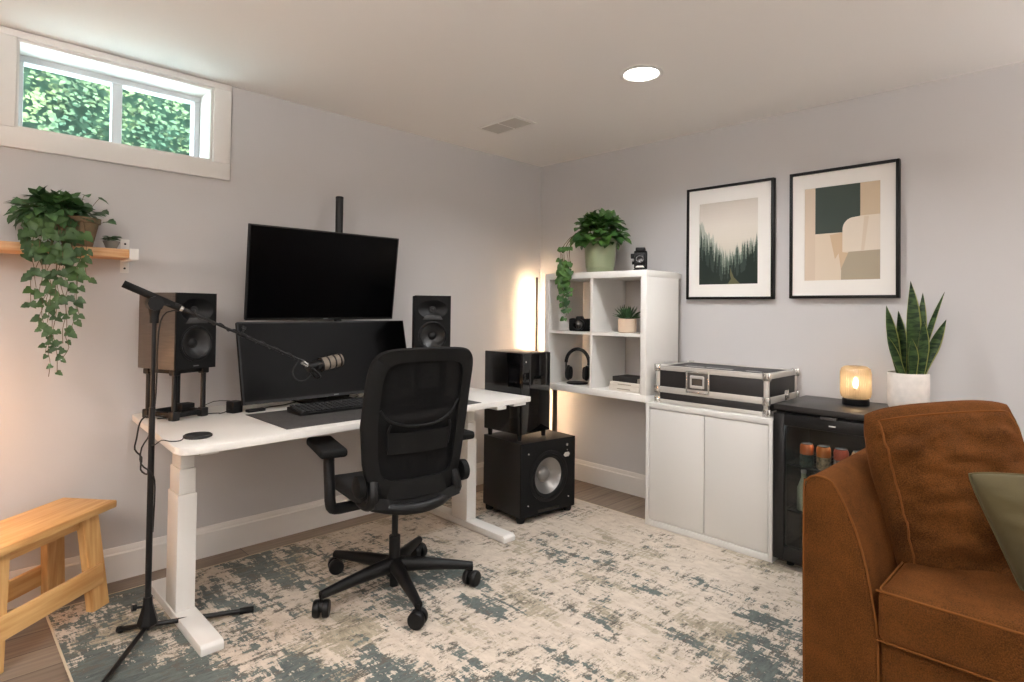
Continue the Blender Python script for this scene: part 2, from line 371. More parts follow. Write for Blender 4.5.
# window
win = bpy.data.objects.new('window_1', None); COL.objects.link(win); win.location = ((wx0+wx1)/2, .2, wz0); struct(win)
def wl(mb, name, m, angle=35):
    o = mb.build(name, m, win, angle=angle); o.matrix_parent_inverse = Matrix.Translation(-win.location); return o
c = MB()
c.box((wx0-.09, -.018, wz0-.088), (wx1+.087, 0, wz0), .003); c.box((wx0-.09, -.018, wz1), (wx1+.087, 0, H-.004), .003)
c.box((wx0-.09, -.018, wz0), (wx0, 0, wz1), .003); c.box((wx1, -.018, wz0), (wx1+.087, 0, wz1), .003)
wl(c, 'window_casing', M['trim'])
c = MB(); e = .012
c.box((wx0, -.002, wz0), (wx1, .2, wz0+e)); c.box((wx0, -.002, wz1-e), (wx1, .2, wz1)); c.box((wx0, -.002, wz0+e), (wx0+e, .2, wz1-e)); c.box((wx1-e, -.002, wz0+e), (wx1, .2, wz1-e))
wl(c, 'window_reveal', M['trim'])
c = MB(); a0, a1, b0, b1, e = wx0+.012, wx1-.012, wz0+.012, wz1-.012, .03
M['vinyl'] = mat('window_vinyl', (206, 208, 210), .4)
c.box((a0, .17, b0), (a1, .24, b0+e), .003); c.box((a0, .17, b1-e), (a1, .24, b1), .003); c.box((a0, .17, b0+e), (a0+e, .24, b1-e), .003); c.box((a1-e, .17, b0+e), (a1, .24, b1-e), .003)
wl(c, 'window_frame', M['vinyl'])
mx_ = -2.975
c = MB(); c.box((mx_-.022, .175, b0+e), (mx_+.022, .225, b1-e), .003); wl(c, 'window_mullion', M['vinyl'])
c = MB(); c.box((a0+e, .2, b0+e), (mx_-.02, .206, b1-e)); wl(c, 'window_pane', M['glass'])
c = MB(); c.box((mx_+.02, .2, b0+e), (a1-e, .206, b1-e)); wl(c, 'window_pane', M['glass'])

# outside: ground and hedge
M['ground'] = mat('pale_gravel', (176, 176, 168), .95, vary=.2, vscale=5)
struct(MB().box((-9, .35, 1.85), (3, 7, 2.02)).build('ground_outside', M['ground']))
hd = thing('hedge', 'dense green leafy hedge seen through the basement window', 'hedge', (-2.9, 1.8, 2.02))
M['hleaf'] = mat('hedge_leaf', (58, 66, 40), .95, rgb2=(28, 42, 32), vscale=2.5, spec=.05)
M['hcore'] = mat('hedge_twigs', (24, 40, 30), .95, rgb2=(18, 32, 24), vscale=6, spec=.05)
k = MB(); k.sheet(lambda u, v: (-3.2+6.4*u, .35+.12*noise.noise(V((u*9, v*5, 1)))+.15*v, 2.3*v), 30, 14, .2); k.build('branches', M['hcore'], hd)
k = MB(); t = bmesh.new(); rr = random.Random(3)
for i in range(20000):
    p = V((rr.uniform(-3.1, 3.1), 0, rr.uniform(0, 2.3)))
    if abs(p.x) > 1.9 and rr.random() < .5: continue
    p.y = .22 - .32*abs(noise.noise(V((p.x*2.2, p.z*2.2, 3)))) + rr.uniform(-.1, .1)
    L_ = rr.uniform(.03, .06); d = V((rr.uniform(-1, 1), rr.uniform(-.7, -.1), rr.uniform(-.9, .1))).normalized(); s_ = d.cross(V((rr.uniform(-.4, .4), -1, .5))).normalized()*L_*.36
    n_ = s_.cross(d)*.25
    a = t.verts.new(p); b = t.verts.new(p+d*L_*.45+s_+n_); c2 = t.verts.new(p+d*L_); e2 = t.verts.new(p+d*L_*.45-s_+n_); t.faces.new((a, b, c2)); t.faces.new((a, c2, e2))
k.merge(t); k.build('foliage', M['hleaf'], hd, angle=80)

# rug
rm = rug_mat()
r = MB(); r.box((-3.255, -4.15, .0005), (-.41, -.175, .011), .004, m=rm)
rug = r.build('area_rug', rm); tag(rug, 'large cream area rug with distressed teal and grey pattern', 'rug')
o = MB().tube([(-3.255, -4.15, .007), (-3.255, -.175, .007), (-.41, -.175, .007), (-.41, -4.15, .007), (-3.255, -4.15, .007)], .0055, 8, smooth=1).build('binding', mat('rug_binding', (196, 180, 156), .9), rug)
FZ = .0115     # top of the rug

# ceiling lights
for i, (x, y) in enumerate(LIGHTS):
    lb = 'round recessed ceiling light glowing white above the room' if i == 0 else 'recessed ceiling light number %s out of view' % ['', 'nearer the bench', 'above the sofa end', 'above the camera', 'by the far rear wall'][i]
    t_ = thing('ceiling_light', lb.replace(' number', ''), 'ceiling light', (x, y, H), 0, 'recessed ceiling lights')
    MB().lathe([(.088, 0), (.106, -.001), (.108, -.006), (.092, -.009), (.084, -.004)], n=40).build('trim_ring', M['trim'], t_)
    MB().lathe([(0, -.0045), (.086, -.0045), (.086, -.001), (0, -.001)], n=40).build('lens', M['lens'], t_)
    area((x, y, H-.012), (0, 0, 0), .16, LPOW*(1.4 if i == 0 else .95), WARM, spread=radians(150))
# vent
v = thing('ceiling_vent', 'small slatted ceiling air vent near the corner', 'air vent', (-.99, -.6, H))
f = MB(); f.box((-.1, -.18, -.006), (-.075, .18, 0), .002); f.box((.075, -.18, -.006), (.1, .18, 0), .002); f.box((-.075, -.18, -.006), (.075, -.155, 0), .002); f.box((-.075, .155, -.006), (.075, .18, 0), .002); f.box((-.075, -.003, -.006), (.075, .003, 0))
f.build('vent_frame', mat('vent_paint', (232, 228, 222), .6), v)
f = MB()
for k in range(30):
    y = -.15+.3*k/29
    if abs(y) < .006: continue
    f.box((-.075, -.0008, -.005), (.075, .0008, .005), X=T((0, y, -.005)) @ Matrix.Rotation(.7, 4, 'X'))
f.build('louvres', mat('louvre_paint', (190, 184, 176), .6), v)
MB().box((-.075, -.155, -.0012), (.075, .155, 0)).build('backing', M['vent_dark'], v)

# ------------------------------------------------------------------ plants helpers
def leaf_shape(kind):
    if kind == 'ivy': return [(0, 0), (.32, -.12), (.5, .18), (.34, .42), (.3, .62), (0, 1.0)]
    if kind == 'heart': return [(0, 0), (.26, -.1), (.46, .08), (.46, .38), (.26, .72), (0, 1.0)]
    return [(0, 0), (.2, .15), (.3, .4), (.24, .68), (.1, .9), (0, 1.0)]
def leaf(t, p, d, n, L_, kind='heart', fold=.25, droop=.25):
    d = d.normalized(); s_ = d.cross(n)
    s_ = s_.normalized() if s_.length > 1e-4 else d.orthogonal().normalized()
    n = s_.cross(d).normalized(); o = leaf_shape(kind); mid = []
    ys = [q[1] for q in o]
    def pt(x, y): return p + d*(y*L_) + s_*(x*L_) + n*(abs(x)*fold*L_ - droop*L_*max(y, 0)**2)
    ctr = [t.verts.new(pt(0, y)) for y in (0, .3, .6, 1.0)]
    for sg in (1, -1):
        R = [t.verts.new(pt(sg*x, y)) for x, y in o[1:-1]]
        F = [(ctr[0], R[0], R[1]), (ctr[0], R[1], ctr[1]), (ctr[1], R[1], R[2]), (ctr[1], R[2], ctr[2]), (ctr[2], R[2], R[3]), (ctr[2], R[3], ctr[3])]
        for q in F: t.faces.new(q if sg == 1 else q[::-1])
def rv(r, a=-1, b=1): return V((r.uniform(a, b), r.uniform(a, b), r.uniform(a, b)))

# ------------------------------------------------------------------ wall shelf
sh = thing('wall_shelf', 'light wooden wall shelf under the window on white metal brackets', 'shelf', (-3.2, 0, 1.533))
MB().box((-.27, -.178, 0), (.235, -.001, .04), .003, X=None).build('board', M['oak'], sh)
for bx in (.236, -.262):
    b = MB(); b.box((bx-.018, -.006, -.062), (bx+.018, 0, .1), .002); b.box((bx-.018, -.186, -.007), (bx+.018, -.004, -.001), .001); b.box((bx-.018, -.188, -.007), (bx+.018, -.1795, .043), .001)
    if bx > 0: b.box((bx, -.186, -.006), (bx+.018, -.004, .042), .001)
    bo = b.build('bracket', M['white_metal'], sh)
    for z in (.078, -.04): MB().cyl((bx, -.006, z), (bx, -.0085, z), .005, n=12).build('screw', M['black_metal'], bo)

iv = thing('ivy_plant', 'trailing ivy in a weathered clay pot hanging down from the wall shelf', 'potted plant', (-3.165, -.1, 1.5735))
MB().lathe([(0, 0), (.05, 0), (.056, .005), (.077, .105), (.084, .107), (.086, .13), (.078, .131), (.074, .11), (0, .11)], n=40).build('pot', M['terra'], iv)
MB().lathe([(.074, .11), (.05, .116), (0, .119)], n=24).build('soil', M['soil'], iv)
rr = random.Random(11); t = bmesh.new(); st = MB(); t2 = bmesh.new()
for i in range(300):                                      # bushy crown, leaning to the front-left
    a = rr.uniform(0, 2*pi); e_ = rr.uniform(-.35, 1.35); R_ = rr.uniform(.055, .135)
    d = V((cos(a)*cos(e_), sin(a)*cos(e_), sin(e_)))
    p = V((-.085, -.012, .12)) + V((d.x*R_*1.15, max(-.14, min(.075, d.y*R_*1.0)), d.z*R_*.78))
    if p.z < .13 and p.x > -.015: continue
    dd = (d + V((0, -.35, -.55)) + rv(rr)*.45)
    leaf(t, p, dd, (d*1.0+V((0, -.5, .6))+rv(rr)*.3), rr.uniform(.034, .056), 'ivy')
for i in range(10):
    a = rr.uniform(0, 2*pi); q = V((-.03+.11*cos(a), max(-.1, min(.07, .08*sin(a))), .19+rr.uniform(0, .04)))
    st.tube([(0, 0, .115), (q.x*.5, q.y*.5, .17), q], .0012, 5)
    leaf(t, q, V((cos(a), sin(a)-.3, -.3)), V((0, -.4, 1)), .045, 'ivy')
for q in (V((.02, -.02, .235)), V((-.2, -.05, .17)), V((.10, -.06, .12)), V((.08, -.03, .165))):
    st.tube([(0, 0, .115), (q.x*.6, q.y*.5, q.z*.9), q], .0012, 5); leaf(t, q, V((q.x, -.2, -.02)), V((0, -.8, .6)), .05, 'ivy')
vines = [(-.155, -.12, .0), (-.135, -.14, -.25), (-.105, -.15, -.35), (-.085, -.135, -.455), (-.06, -.15, -.52), (-.04, -.14, -.50), (-.015, -.15, -.40), (.005, -.15, -.46), (.03, -.14, -.33), (.05, -.15, -.26), (-.12, -.15, -.14), (.075, -.14, -.12), (-.03, -.155, -.22), (-.075, -.155, -.3)]
for i, (vx, vy, vz) in enumerate(vines):
    vx = -.095+(vx+.05)*.82
    pts = [V((vx*.4, -.05, .115)), V((vx*.8, vy*.7, .10)), V((vx, vy, .04))]; z = .04-rr.uniform(0, .05)
    while z > vz: z -= rr.uniform(.035, .07); pts.append(V((vx+rr.uniform(-.012, .012), vy+rr.uniform(-.008, .008), z)))
    st.tube(pts, .0013, 5, m=None)
    for q in pts[2:]:
        for sgn in (1, -1):
            if rr.random() < .38: continue
            f_ = max(.55, 1+q.z*.7); d = V((sgn*rr.uniform(.4, 1), -.35, -rr.uniform(.2, 1.0)))
            leaf(t2, q+V((sgn*.005, -.005, 0))+rv(rr)*.012, d, V((rr.uniform(-.3, .3), -1, .35)), rr.uniform(.03, .05)*f_, 'ivy', .2, .15)
for i in range(50):
    p = V((rr.uniform(-.2, -.03), rr.uniform(-.155, -.11), rr.uniform(-.06, .12)))
    leaf(t2, p, V((rr.uniform(-1, 1), -.4, -1)), V((rr.uniform(-.4, .4), -1, .5)), rr.uniform(.032, .052), 'ivy', .2, .15)
k = MB(); k.merge(t); k.build('foliage', M['ivy'], iv, angle=80)
k = MB(); k.merge(t2); k.build('trailing_foliage', M['ivy2'], iv, angle=80)
st.build('stems', M['stem'], iv)
sp = thing('small_potted_plant', 'tiny plant in a grey bowl pot beside the ivy on the wall shelf', 'potted plant', (-3.04, -.115, 1.5735))
MB().lathe([(0, 0), (.018, 0), (.022, .004), (.033, .032), (.034, .036), (.030, .037), (.028, .03), (0, .03)], n=28).build('pot', M['greypot'], sp)
MB().lathe([(.0285, .03), (.012, .033), (0, .034)], n=20).build('soil', M['soil'], sp)
t = bmesh.new()
for i in range(30):
    a = rr.uniform(0, 2*pi); q = V((cos(a)*rr.uniform(0, .024), sin(a)*rr.uniform(0, .024), .036+rr.uniform(0, .02)))
    leaf(t, q, V((cos(a), sin(a), rr.uniform(-.1, .8))), V((0, -.4, 1)), rr.uniform(.018, .026), 'heart')
k = MB(); k.merge(t); k.build('foliage', M['ivy'], sp, angle=80)

# ------------------------------------------------------------------ bench
bz = math.atan2(.64, .77)
bn = thing('wooden_bench', 'small light pine bench with splayed legs by the wall at the left', 'bench', (-3.342, -.348, 0), bz)
MB().box((-.31, -.13, .42), (.31, .13, .452), .005).build('seat', M['pine'], bn)
M['pine_v'] = mat('bench_pine_upright', (222, 180, 120), .45, stretch=(22, 22, 1.6), rgb2=(200, 148, 88), vscale=2.2, bump=.1, bscale=30)
for sx in (1, -1):
    for sy in (1, -1):
        lg = MB(); t = bmesh.new()
        def q(xa, ya, z): return (sx*xa, sy*ya, z)
        vs = [t.verts.new(q(x, y, z)) for z, x0, x1, y0, y1 in ((0, .200, .290, .088, .124), (.42, .160, .245, .062, .098)) for x, y in ((x0, y0), (x1, y0), (x1, y1), (x0, y1))]
        for fc in ((3, 2, 1, 0), (4, 5, 6, 7), (0, 1, 5, 4), (1, 2, 6, 5), (2, 3, 7, 6), (3, 0, 4, 7)): t.faces.new([vs[i] for i in fc])
        bmesh.ops.recalc_face_normals(t, faces=t.faces[:]); bmesh.ops.bevel(t, geom=t.edges[:], offset=.003, segments=2, affect='EDGES')
        lg.merge(t); lg.build('leg', M['pine_v'], bn)
for sy in (1, -1):
    MB().box((-.245, -.009, 0), (.245, .009, .085), .003, X=T((0, sy*.121, .115)) @ Matrix.Rotation(sy*.06, 4, 'X')).build('side_rail', M['pine'], bn)
    MB().box((-.18, -.009, .37), (.18, .009, .42), .003, X=T((0, sy*.07, 0))).build('apron', M['pine'], bn)

# ------------------------------------------------------------------ desk
DZ = .79
dk = thing('standing_desk', 'long white height-adjustable standing desk with white steel legs', 'desk', (-2, -.5, FZ))
def dl(mb, name, m, parent=None, angle=35):
    o = mb.build(name, m, dk, angle=angle); o.matrix_parent_inverse = Matrix.Translation(-dk.location); return o
quad = [(-2.925, -.022), (-2.978, -.965), (-1.02, -.885), (-1.03, -.03)]
poly = []
for i, rad in enumerate((.03, .085, .02, .02)):
    p0, p1, p2 = V(quad[i-1]).to_2d(), V(quad[i]).to_2d(), V(quad[(i+1) % 4]).to_2d()
    a = p1 + (p0-p1).normalized()*rad; b = p1 + (p2-p1).normalized()*rad
    for k in range(7):
        u = k/6; poly.append(tuple(a*(1-u)**2 + p1*2*u*(1-u) + b*u*u))
dl(MB().prism(poly, DZ-.028, DZ, bev=.002), 'tabletop', M['white_desk'])
for lx in (-2.849, -1.283):
    ft = MB(); ft.prism([(-.977, 0), (-.977, .026), (-.962, .038), (-.25, .038), (-.235, .026), (-.235, 0)], lx-.042, lx+.042, 'x', bev=.003)
    ft.bm.transform(T((0, 0, FZ))) ; dl(ft, 'foot', M['white_metal'])
    for nm, w_, d_, z0, z1 in (('lower_column', .037, .072, .049, .53), ('middle_column', .032, .066, .53, .635), ('upper_column', .027, .060, .635, .755)):
        dl(MB().box((lx-w_, -.572-d_, z0), (lx+w_, -.572+d_, z1), .004), nm, M['white_metal'])
    dl(MB().box((lx-.035, -.9, .742), (lx+.035, -.15, .7615), .003), 'support_arm', M['white_metal'])
for y in (-.64, -.50): dl(MB().box((-2.82, y-.015, .732), (-1.31, y+.015, .757), .002), 'crossbar', M['white_metal'])
dl(MB().box((-1.17, -.885, .746), (-1.07, -.84, .7615), .003), 'control_pad', M['white_metal'])

# desk mat, keyboard
dm = MB().box((-2.53, -.865, DZ), (-1.41, -.405, DZ+.003), .001).build('desk_mat', M['mat']); tag(dm, 'dark grey felt desk mat on the white desk', 'desk mat')
kb = thing('keyboard', 'black low keyboard on the grey desk mat', 'keyboard', (-2.13, -.545, DZ+.003))
MB().prism([(-.075, 0), (-.075, .012), (.065, .028), (.075, .026), (.075, 0)], -.225, .225, 'x', bev=.002).build('body', M['black'], kb)
k = MB()
for j in range(6):
    for i in range(17):
        x = -.213+i*.0258; y = -.064+j*.0235; z = .0128+(y+.075)*.114
        k.box((x, y, z-.001), (x+.022, y+.0195, z+.007), .0025, 1)
k.build('keycaps', M['keys'], kb)

# charging puck with cable
pk = thing('charging_puck', 'round black charging puck with cable at the desk front corner', 'charging pad', (-2.855, -.775, DZ))
MB().lathe([(0, 0), (.048, 0), (.053, .003), (.053, .009), (.048, .0125), (0, .0125)], n=40).build('disc', mat('puck_top', (32, 31, 31), .6), pk)
MB().tube([(-.052, .0, .005), (-.075, -.045, .005), (-.105, -.035, .004), (-.126, .01, .004), (-.136, .06, -.02), (-.137, .11, -.03), (-.12, .2, -.045)], .002, 6).build('cable', M['cord'], pk)

# ------------------------------------------------------------------ speakers + stands
def make_speaker(label, loc, rz, side):
    t_ = thing('studio_speaker', label, 'speaker', loc, rz, 'studio speakers on the desk')
    w_, d_, h_ = .104, .255, .352
    b = MB(); 
    b.box((-w_, -d_/2+.002, 0), (-w_+.012, d_/2, h_), .003); b.box((w_-.012, -d_/2+.002, 0), (w_, d_/2, h_), .003)
    b.box((-w_+.011, -d_/2+.002, 0), (w_-.011, d_/2, .012), .002); b.box((-w_+.011, -d_/2+.002, h_-.012), (w_-.011, d_/2, h_), .002); b.box((-w_+.01, d_/2-.012, .01), (w_-.01, d_/2, h_-.01))
    b.build('cabinet', side, t_)
    f = MB(); y = -d_/2
    holed(f, -w_, w_, .0, .205, 0, .118, .076, .076, y-.006); holed(f, -w_, w_, .205, h_, 0, .272, .085, .055, y-.006)
    f.box((-w_, y-.0055, 0), (-w_+.003, y+.004, h_)); f.box((w_-.003, y-.0055, 0), (w_, y+.004, h_)); f.box((-w_, y-.0055, h_-.003), (w_, y+.004, h_)); f.box((-w_, y-.0055, 0), (w_, y+.004, .003))
    f.build('baffle', M['black_matte'], t_)
    X = T((0, y-.006, .272)) @ RX90
    wg = MB(); wg.lathe([(.085, 0), (.07, -.006), (.045, -.014), (.026, -.024), (.017, -.026)], X, 48, sx=1, sy=.65); wo = wg.build('waveguide', M['black'], t_, angle=60)
    MB().lathe([(.0185, -.0262), (.0185, -.018), (.013, -.017), (.008, -.019), (0, -.015)], X, 24).build('tweeter', M['dark_cone'], t_)
    MB().prism([(-.058, .212), (.058, .212), (.04, .236), (-.04, .236)], y-.009, y-.004, 'y', bev=.0015).build('deflector', mat('speaker_deflector', (40, 40, 40), .4), t_)
    X = T((0, y-.006, .118)) @ RX90
    MB().lathe([(.084, -.001), (.084, .004), (.078, .005), (.074, .001), (.074, -.004)], X, 48).build('woofer_ring', M['black'], t_)
    MB().lathe([(.075, -.003), (.070, .002), (.063, -.003), (.06, -.006), (.022, -.026), (0, -.03)], X, 48).build('woofer_cone', M['dark_cone'], t_)
    MB().lathe([(.024, -.026), (.018, -.019), (.009, -.016), (0, -.015)], X, 32).build('dust_cap', M['black'], t_)
    MB().box((-.014, y-.0068, .012), (.014, y-.0058, .017)).build('badge', mat('badge', (90, 90, 90), .4), t_)
    return t_
def make_stand(label, loc, rz):
    t_ = thing('speaker_stand', label, 'speaker stand', loc, rz, 'desktop speaker stands'); h_ = .232
    for z0, z1, nm in ((.012, .034, 'base_frame'), (h_-.018, h_, 'top_frame')):
        b = MB()
        for s_ in (-1, 1):
            b.box((s_*.072-.012, -.09, z0), (s_*.072+.012, .09, z1), .003); b.box((-.072, s_*.088-.012, z0), (.072, s_*.088+.012, z1), .003)
        b.build(nm, M['black'], t_)
    for sx in (-1, 1):
        for sy in (-1, 1):
            b = MB(); b.cyl((sx*.074, sy*.09, .03), (sx*.074, sy*.09, h_-.012), .0115, n=16); b.box((sx*.074-.018, sy*.09-.018, 0), (sx*.074+.018, sy*.09+.018, .042), .005); b.box((sx*.074-.018, sy*.09-.018, h_-.026), (sx*.074+.018, sy*.09+.018, h_+.001), .005)
            b.build('post', M['black_metal'], t_)
    return t_
aL = radians(21); aR = radians(-32)
SL = (-2.79, -.235); SR = (-1.475, -.47)
make_stand('black four-post desktop stand under the left speaker', (SL[0], SL[1], DZ), aL)
make_speaker('brown-sided black studio speaker on stand at the left desk end', (SL[0], SL[1], DZ+.234), aL, M['brown_side'])
make_stand('black desktop stand under the right speaker, behind the office chair', (SR[0], SR[1], DZ), aR)
make_speaker('black studio speaker to the right of the monitors', (SR[0], SR[1], DZ+.250), aR, M['black_matte'])

# ------------------------------------------------------------------ monitors
def monitor(name, label, cat, TL, TR, BR, BL, th, scr, bez, brand):
    TL, TR, BR, BL = map(V, (TL, TR, BR, BL)); c = (TL+TR+BR+BL)/4
    t_ = thing(name, label, cat, (c.x, c.y, BL.z)); o0 = V(t_.location)
    ux = (TR-TL+BR-BL).normalized(); uz = (TL-BL+TR-BR).normalized(); n = ux.cross(uz).normalized()   # n points to the viewer (-y)
    Q = Matrix((ux, -n, uz)).transposed().to_4x4(); Q.translation = c-o0
    w_ = ((TR-TL).length+(BR-BL).length)/4; h_ = ((TL-BL).length+(TR-BR).length)/4
    MB().box((-w_, 0, -h_), (w_, th, h_), .004, X=Q).build('housing', M['black'], t_)
    MB().box((-w_*.45, th-.002, -h_*.5), (w_*.45, th+.03, h_*.5), .012, X=Q).build('rear_cover', M['black'], t_)
    MB().box((-w_+bez, -.0012, -h_+bez*1.8), (w_-bez, .001, h_-bez), X=Q).build('screen', scr, t_)
    f = MB()
    for bx in ((-w_, -w_+bez, -h_, h_), (w_-bez, w_, -h_, h_)): f.box((bx[0], -.002, bx[2]), (bx[1], .002, bx[3]), X=Q)
    f.box((-w_, -.002, h_-bez), (w_, .002, h_), X=Q); f.box((-w_, -.002, -h_), (w_, .002, -h_+bez*1.8), X=Q)
    f.build('bezel', M['black_metal'], t_)
    MB().box((-.014, -.0032, -h_+bez*.5), (.014, -.0018, -h_+bez*1.2), X=Q).build('badge', mat('monitor_badge', (120, 120, 120), .4), t_)
    return t_, Q, w_, h_
up, Qu, _, _ = monitor('monitor', 'upper widescreen monitor, black and tilted forward above the other', 'monitor', (-2.508, -.350, 1.727), (-1.632, -.350, 1.735), (-1.608, -.255, 1.249), (-2.486, -.255, 1.247), .022, M['screen'], .007, 1)
lo, Ql, _, _ = monitor('ultrawide_monitor', 'lower wide matte black monitor standing behind the keyboard', 'monitor', (-2.528, -.258, 1.236), (-1.532, -.258, 1.240), (-1.526, -.352, .832), (-2.522, -.352, .830), .026, M['screen_matte'], .008, 1)
b = MB(); b.cyl((0, .09, .3), (0, .11, -.02), .022); b.box((-.03, .03, .18), (.03, .12, .24), .006); b.build('neck', M['black'], lo)
b = MB(); b.box((-.15, -.02, -.0405), (.15, .19, -.03), .006); b.cyl((0, .11, -.036), (0, .11, -.01), .03); b.build('stand_base', M['black'], lo)
b = MB(); b.box((-.09, -.065, -.0405), (.09, -.02, -.034), .004); b.build('stand_foot', M['black'], lo)
pl = thing('monitor_pole', 'tall black pole rising behind the upper monitor from the desk', 'monitor mount', (-1.905, -.13, DZ))
MB().cyl((0, 0, .02), (0, 0, 1.178), .022, n=28).build('pole', M['black_metal'], pl)
MB().lathe([(0, 1.185), (.02, 1.185), (.023, 1.182), (.023, 1.17), (.0, 1.17)], n=28).build('cap', M['black'], pl)
MB().box((-.06, -.05, 0), (.06, .05, .02), .004).build('clamp', M['black'], pl)
MB().box((-.04, -.10, .66), (.04, -.02, .74), .005).build('mount_plate', M['black'], pl)

# small desk gear
g = thing('power_adapter', 'small black cube-shaped adapter beside the left speaker stand', 'adapter', (-2.545, -.30, DZ), .3)
MB().box((-.028, -.028, 0), (.028, .028, .058), .005).build('body', M['black'], g)
MB().tube([(-.028, 0, .02), (-.06, -.01, .012), (-.075, .01, .006), (-.06, .04, .003), (-.15, .1, .003), (-.3, .14, .003)], .0025, 6).build('cable', M['cord'], g)
g = thing('usb_hub', 'flat black hub lying in front of the lower monitor', 'usb hub', (-2.455, -.335, DZ), .15)
MB().box((-.045, -.018, 0), (.045, .018, .014), .003).build('body', M['black'], g)
MB().tube([(.044, 0, .007), (.1, .05, .004), (.2, .06, .003), (.3, .1, .003), (.42, .08, .003)], .0025, 6).build('cable', M['cord'], g)
g = thing('audio_box', 'small black box inside the left speaker stand', 'adapter', (-2.74, -.2, DZ+.0005), .26)
MB().box((-.032, -.03, 0), (.032, .03, .055), .004).build('body', M['black'], g)
MB().tube([(.03, .0, .02), (.08, .03, .01), (.16, .02, .04), (.24, .0, .035)], .002, 6).build('cable', M['cord'], g)
g = MB().tube([(-2.25, -.36, DZ+.003), (-2.2, -.30, DZ+.003), (-2.12, -.27, DZ+.003), (-2.05, -.33, DZ+.003), (-1.98, -.36, DZ+.003), (-1.9, -.3, DZ+.003), (-1.8, -.2, DZ+.003)], .003, 6).build('monitor_cable', M['cord']); tag(g, 'black cable lying on the desk under the lower monitor', 'cable')
g = MB().tube([(-2.84, -.1, DZ+.003), (-2.88, -.2, DZ+.01), (-2.93, -.3, DZ+.025), (-2.965, -.36, DZ+.01), (-2.985, -.40, .74), (-2.995, -.42, .70), (-2.978, -.46, .67), (-2.99, -.50, .63), (-2.98, -.56, .62), (-2.985, -.60, .66), (-2.98, -.63, .73)], .0035, 8).build('speaker_cable', M['cord']); tag(g, 'black cable looping off the left edge of the desk', 'cable')

# ------------------------------------------------------------------ microphone stand + microphone
MS = V((-2.992, -.665, FZ))
ms = thing('microphone_stand', 'tall black tripod boom stand at the left end of the desk', 'microphone stand', MS)
MB().cyl((0, 0, .05), (0, 0, .9), .0115, n=20).build('lower_pole', M['black_metal'], ms)
MB().cyl((0, 0, .88), (0, 0, 1.25), .0085, n=20).build('upper_pole', M['black_metal'], ms)
b = MB(); b.lathe([(0, .025), (.022, .025), (.038, .045), (.036, .06), (.018, .12), (.016, .15), (0, .15)], n=8)
b.build('tripod_hub', M['black'], ms, angle=20)
b = MB(); b.cyl((-.015, .0, .115), (-.045, -.0, .12), .005); b.cyl((-.04, 0, .12), (-.055, 0, .122), .012, n=14); b.build('hub_knob', M['black'], ms)
for i, (dx, dy) in enumerate(((.372, -.108), (-.235, -.33), (-.08, .095))):
    d = V((dx, dy, 0)); u = d.normalized(); z1 = .0125
    lg = MB().cyl(u*.02+V((0, 0, .036)), d*.93+V((0, 0, z1+.002)), .0095, n=14).build('leg', M['black_metal'], ms)
    MB().cyl(d*.86+V((0, 0, z1+.003)), d*1.0+V((0, 0, z1)), .0125, .0125, n=14).build('rubber_foot', M['rubber'], lg)
P0 = V((0, 0, 1.338)); MIC = V((-2.36, -.77, 1.045)) - MS
bd = (MIC-P0).normalized()
b = MB(); b.lathe([(0, 1.235), (.017, 1.235), (.017, 1.285), (.013, 1.29), (0, 1.29)], n=18); b.build('collar', M['black'], ms)
b = MB(); b.cyl(P0+V((0, -.024, -.025)), P0+V((0, .024, -.025)), .030, n=8); b.cyl(P0+V((0, 0, -.085)), P0+V((0, 0, -.03)), .015, .026, n=16); b.cyl(P0+V((.02, -.02, -.03)), P0+V((.075, -.02, -.03)), .003); b.cyl(P0+V((.07, -.02, -.03)), P0+V((.082, -.02, -.03)), .007); b.build('clutch', M['black'], ms)
MB().cyl(P0-bd*.118, P0+bd*.10, .0145, n=18).build('boom_grip', M['rubber'], ms)
MB().cyl(P0+bd*.1, P0+bd*(MIC-P0).length*.93, .0062, .005, n=14).build('boom_arm', M['black_metal'], ms)
MB().cyl(P0+bd*.098, P0+bd*.112, .0105, n=18).build('boom_collar', M['chrome'], ms)
b = MB(); q = P0+bd*.36; b.cyl(q-bd*.02, q+bd*.02, .0095); b.cyl(q, q+V((.01, 0, .028)), .004); b.cyl(q+V((.008, 0, .026)), q+V((.012, 0, .036)), .010, n=10); b.build('boom_clamp', M['black'], ms)
mc = thing('microphone', 'broadcast microphone with a tan banded grille at the end of the boom', 'microphone', MS+MIC)
mdir = (V((1, .02, .17))).normalized()
def mp(s_, off=V((0, 0, 0))): return V((.0, 0, 0)) + mdir*s_ + off
QM = mdir.to_track_quat('Z', 'Y').to_matrix().to_4x4()
MB().lathe([(0, -.035), (.018, -.035), (.024, -.028), (.026, .0), (.026, .03), (.0, .03)], QM, 28).build('body', M['black'], mc)
MB().lathe([(.022, .028), (.030, .031), (.031, .045), (.031, .125), (.028, .136), (.018, .142), (0, .143)], QM, 32).build('grille', M['grille'], mc, angle=60)
b = MB()
for s_ in (.03, .062, .094, .122): b.lathe([(.030, s_-.003), (.0335, s_-.003), (.0335, s_+.003), (.030, s_+.003)], QM, 32)
b.build('grille_bands', M['black'], mc)
b = MB(); b.tube([(-.03, -.034, -.005), (-.012, -.036, -.02), (.01, -.034, -.045), (.01, 0, -.055), (.01, .034, -.045), (-.012, .036, -.02), (-.03, .034, -.005)], .005, 8); b.cyl((.008, -.038, 0), (.008, -.028, 0), .009); b.cyl((.008, .028, 0), (.008, .038, 0), .009); b.build('yoke', M['black_metal'], mc)
MB().cyl((-.06, 0, .022), (-.035, 0, .006), .011, n=14).build('mount', M['chrome'], mc)
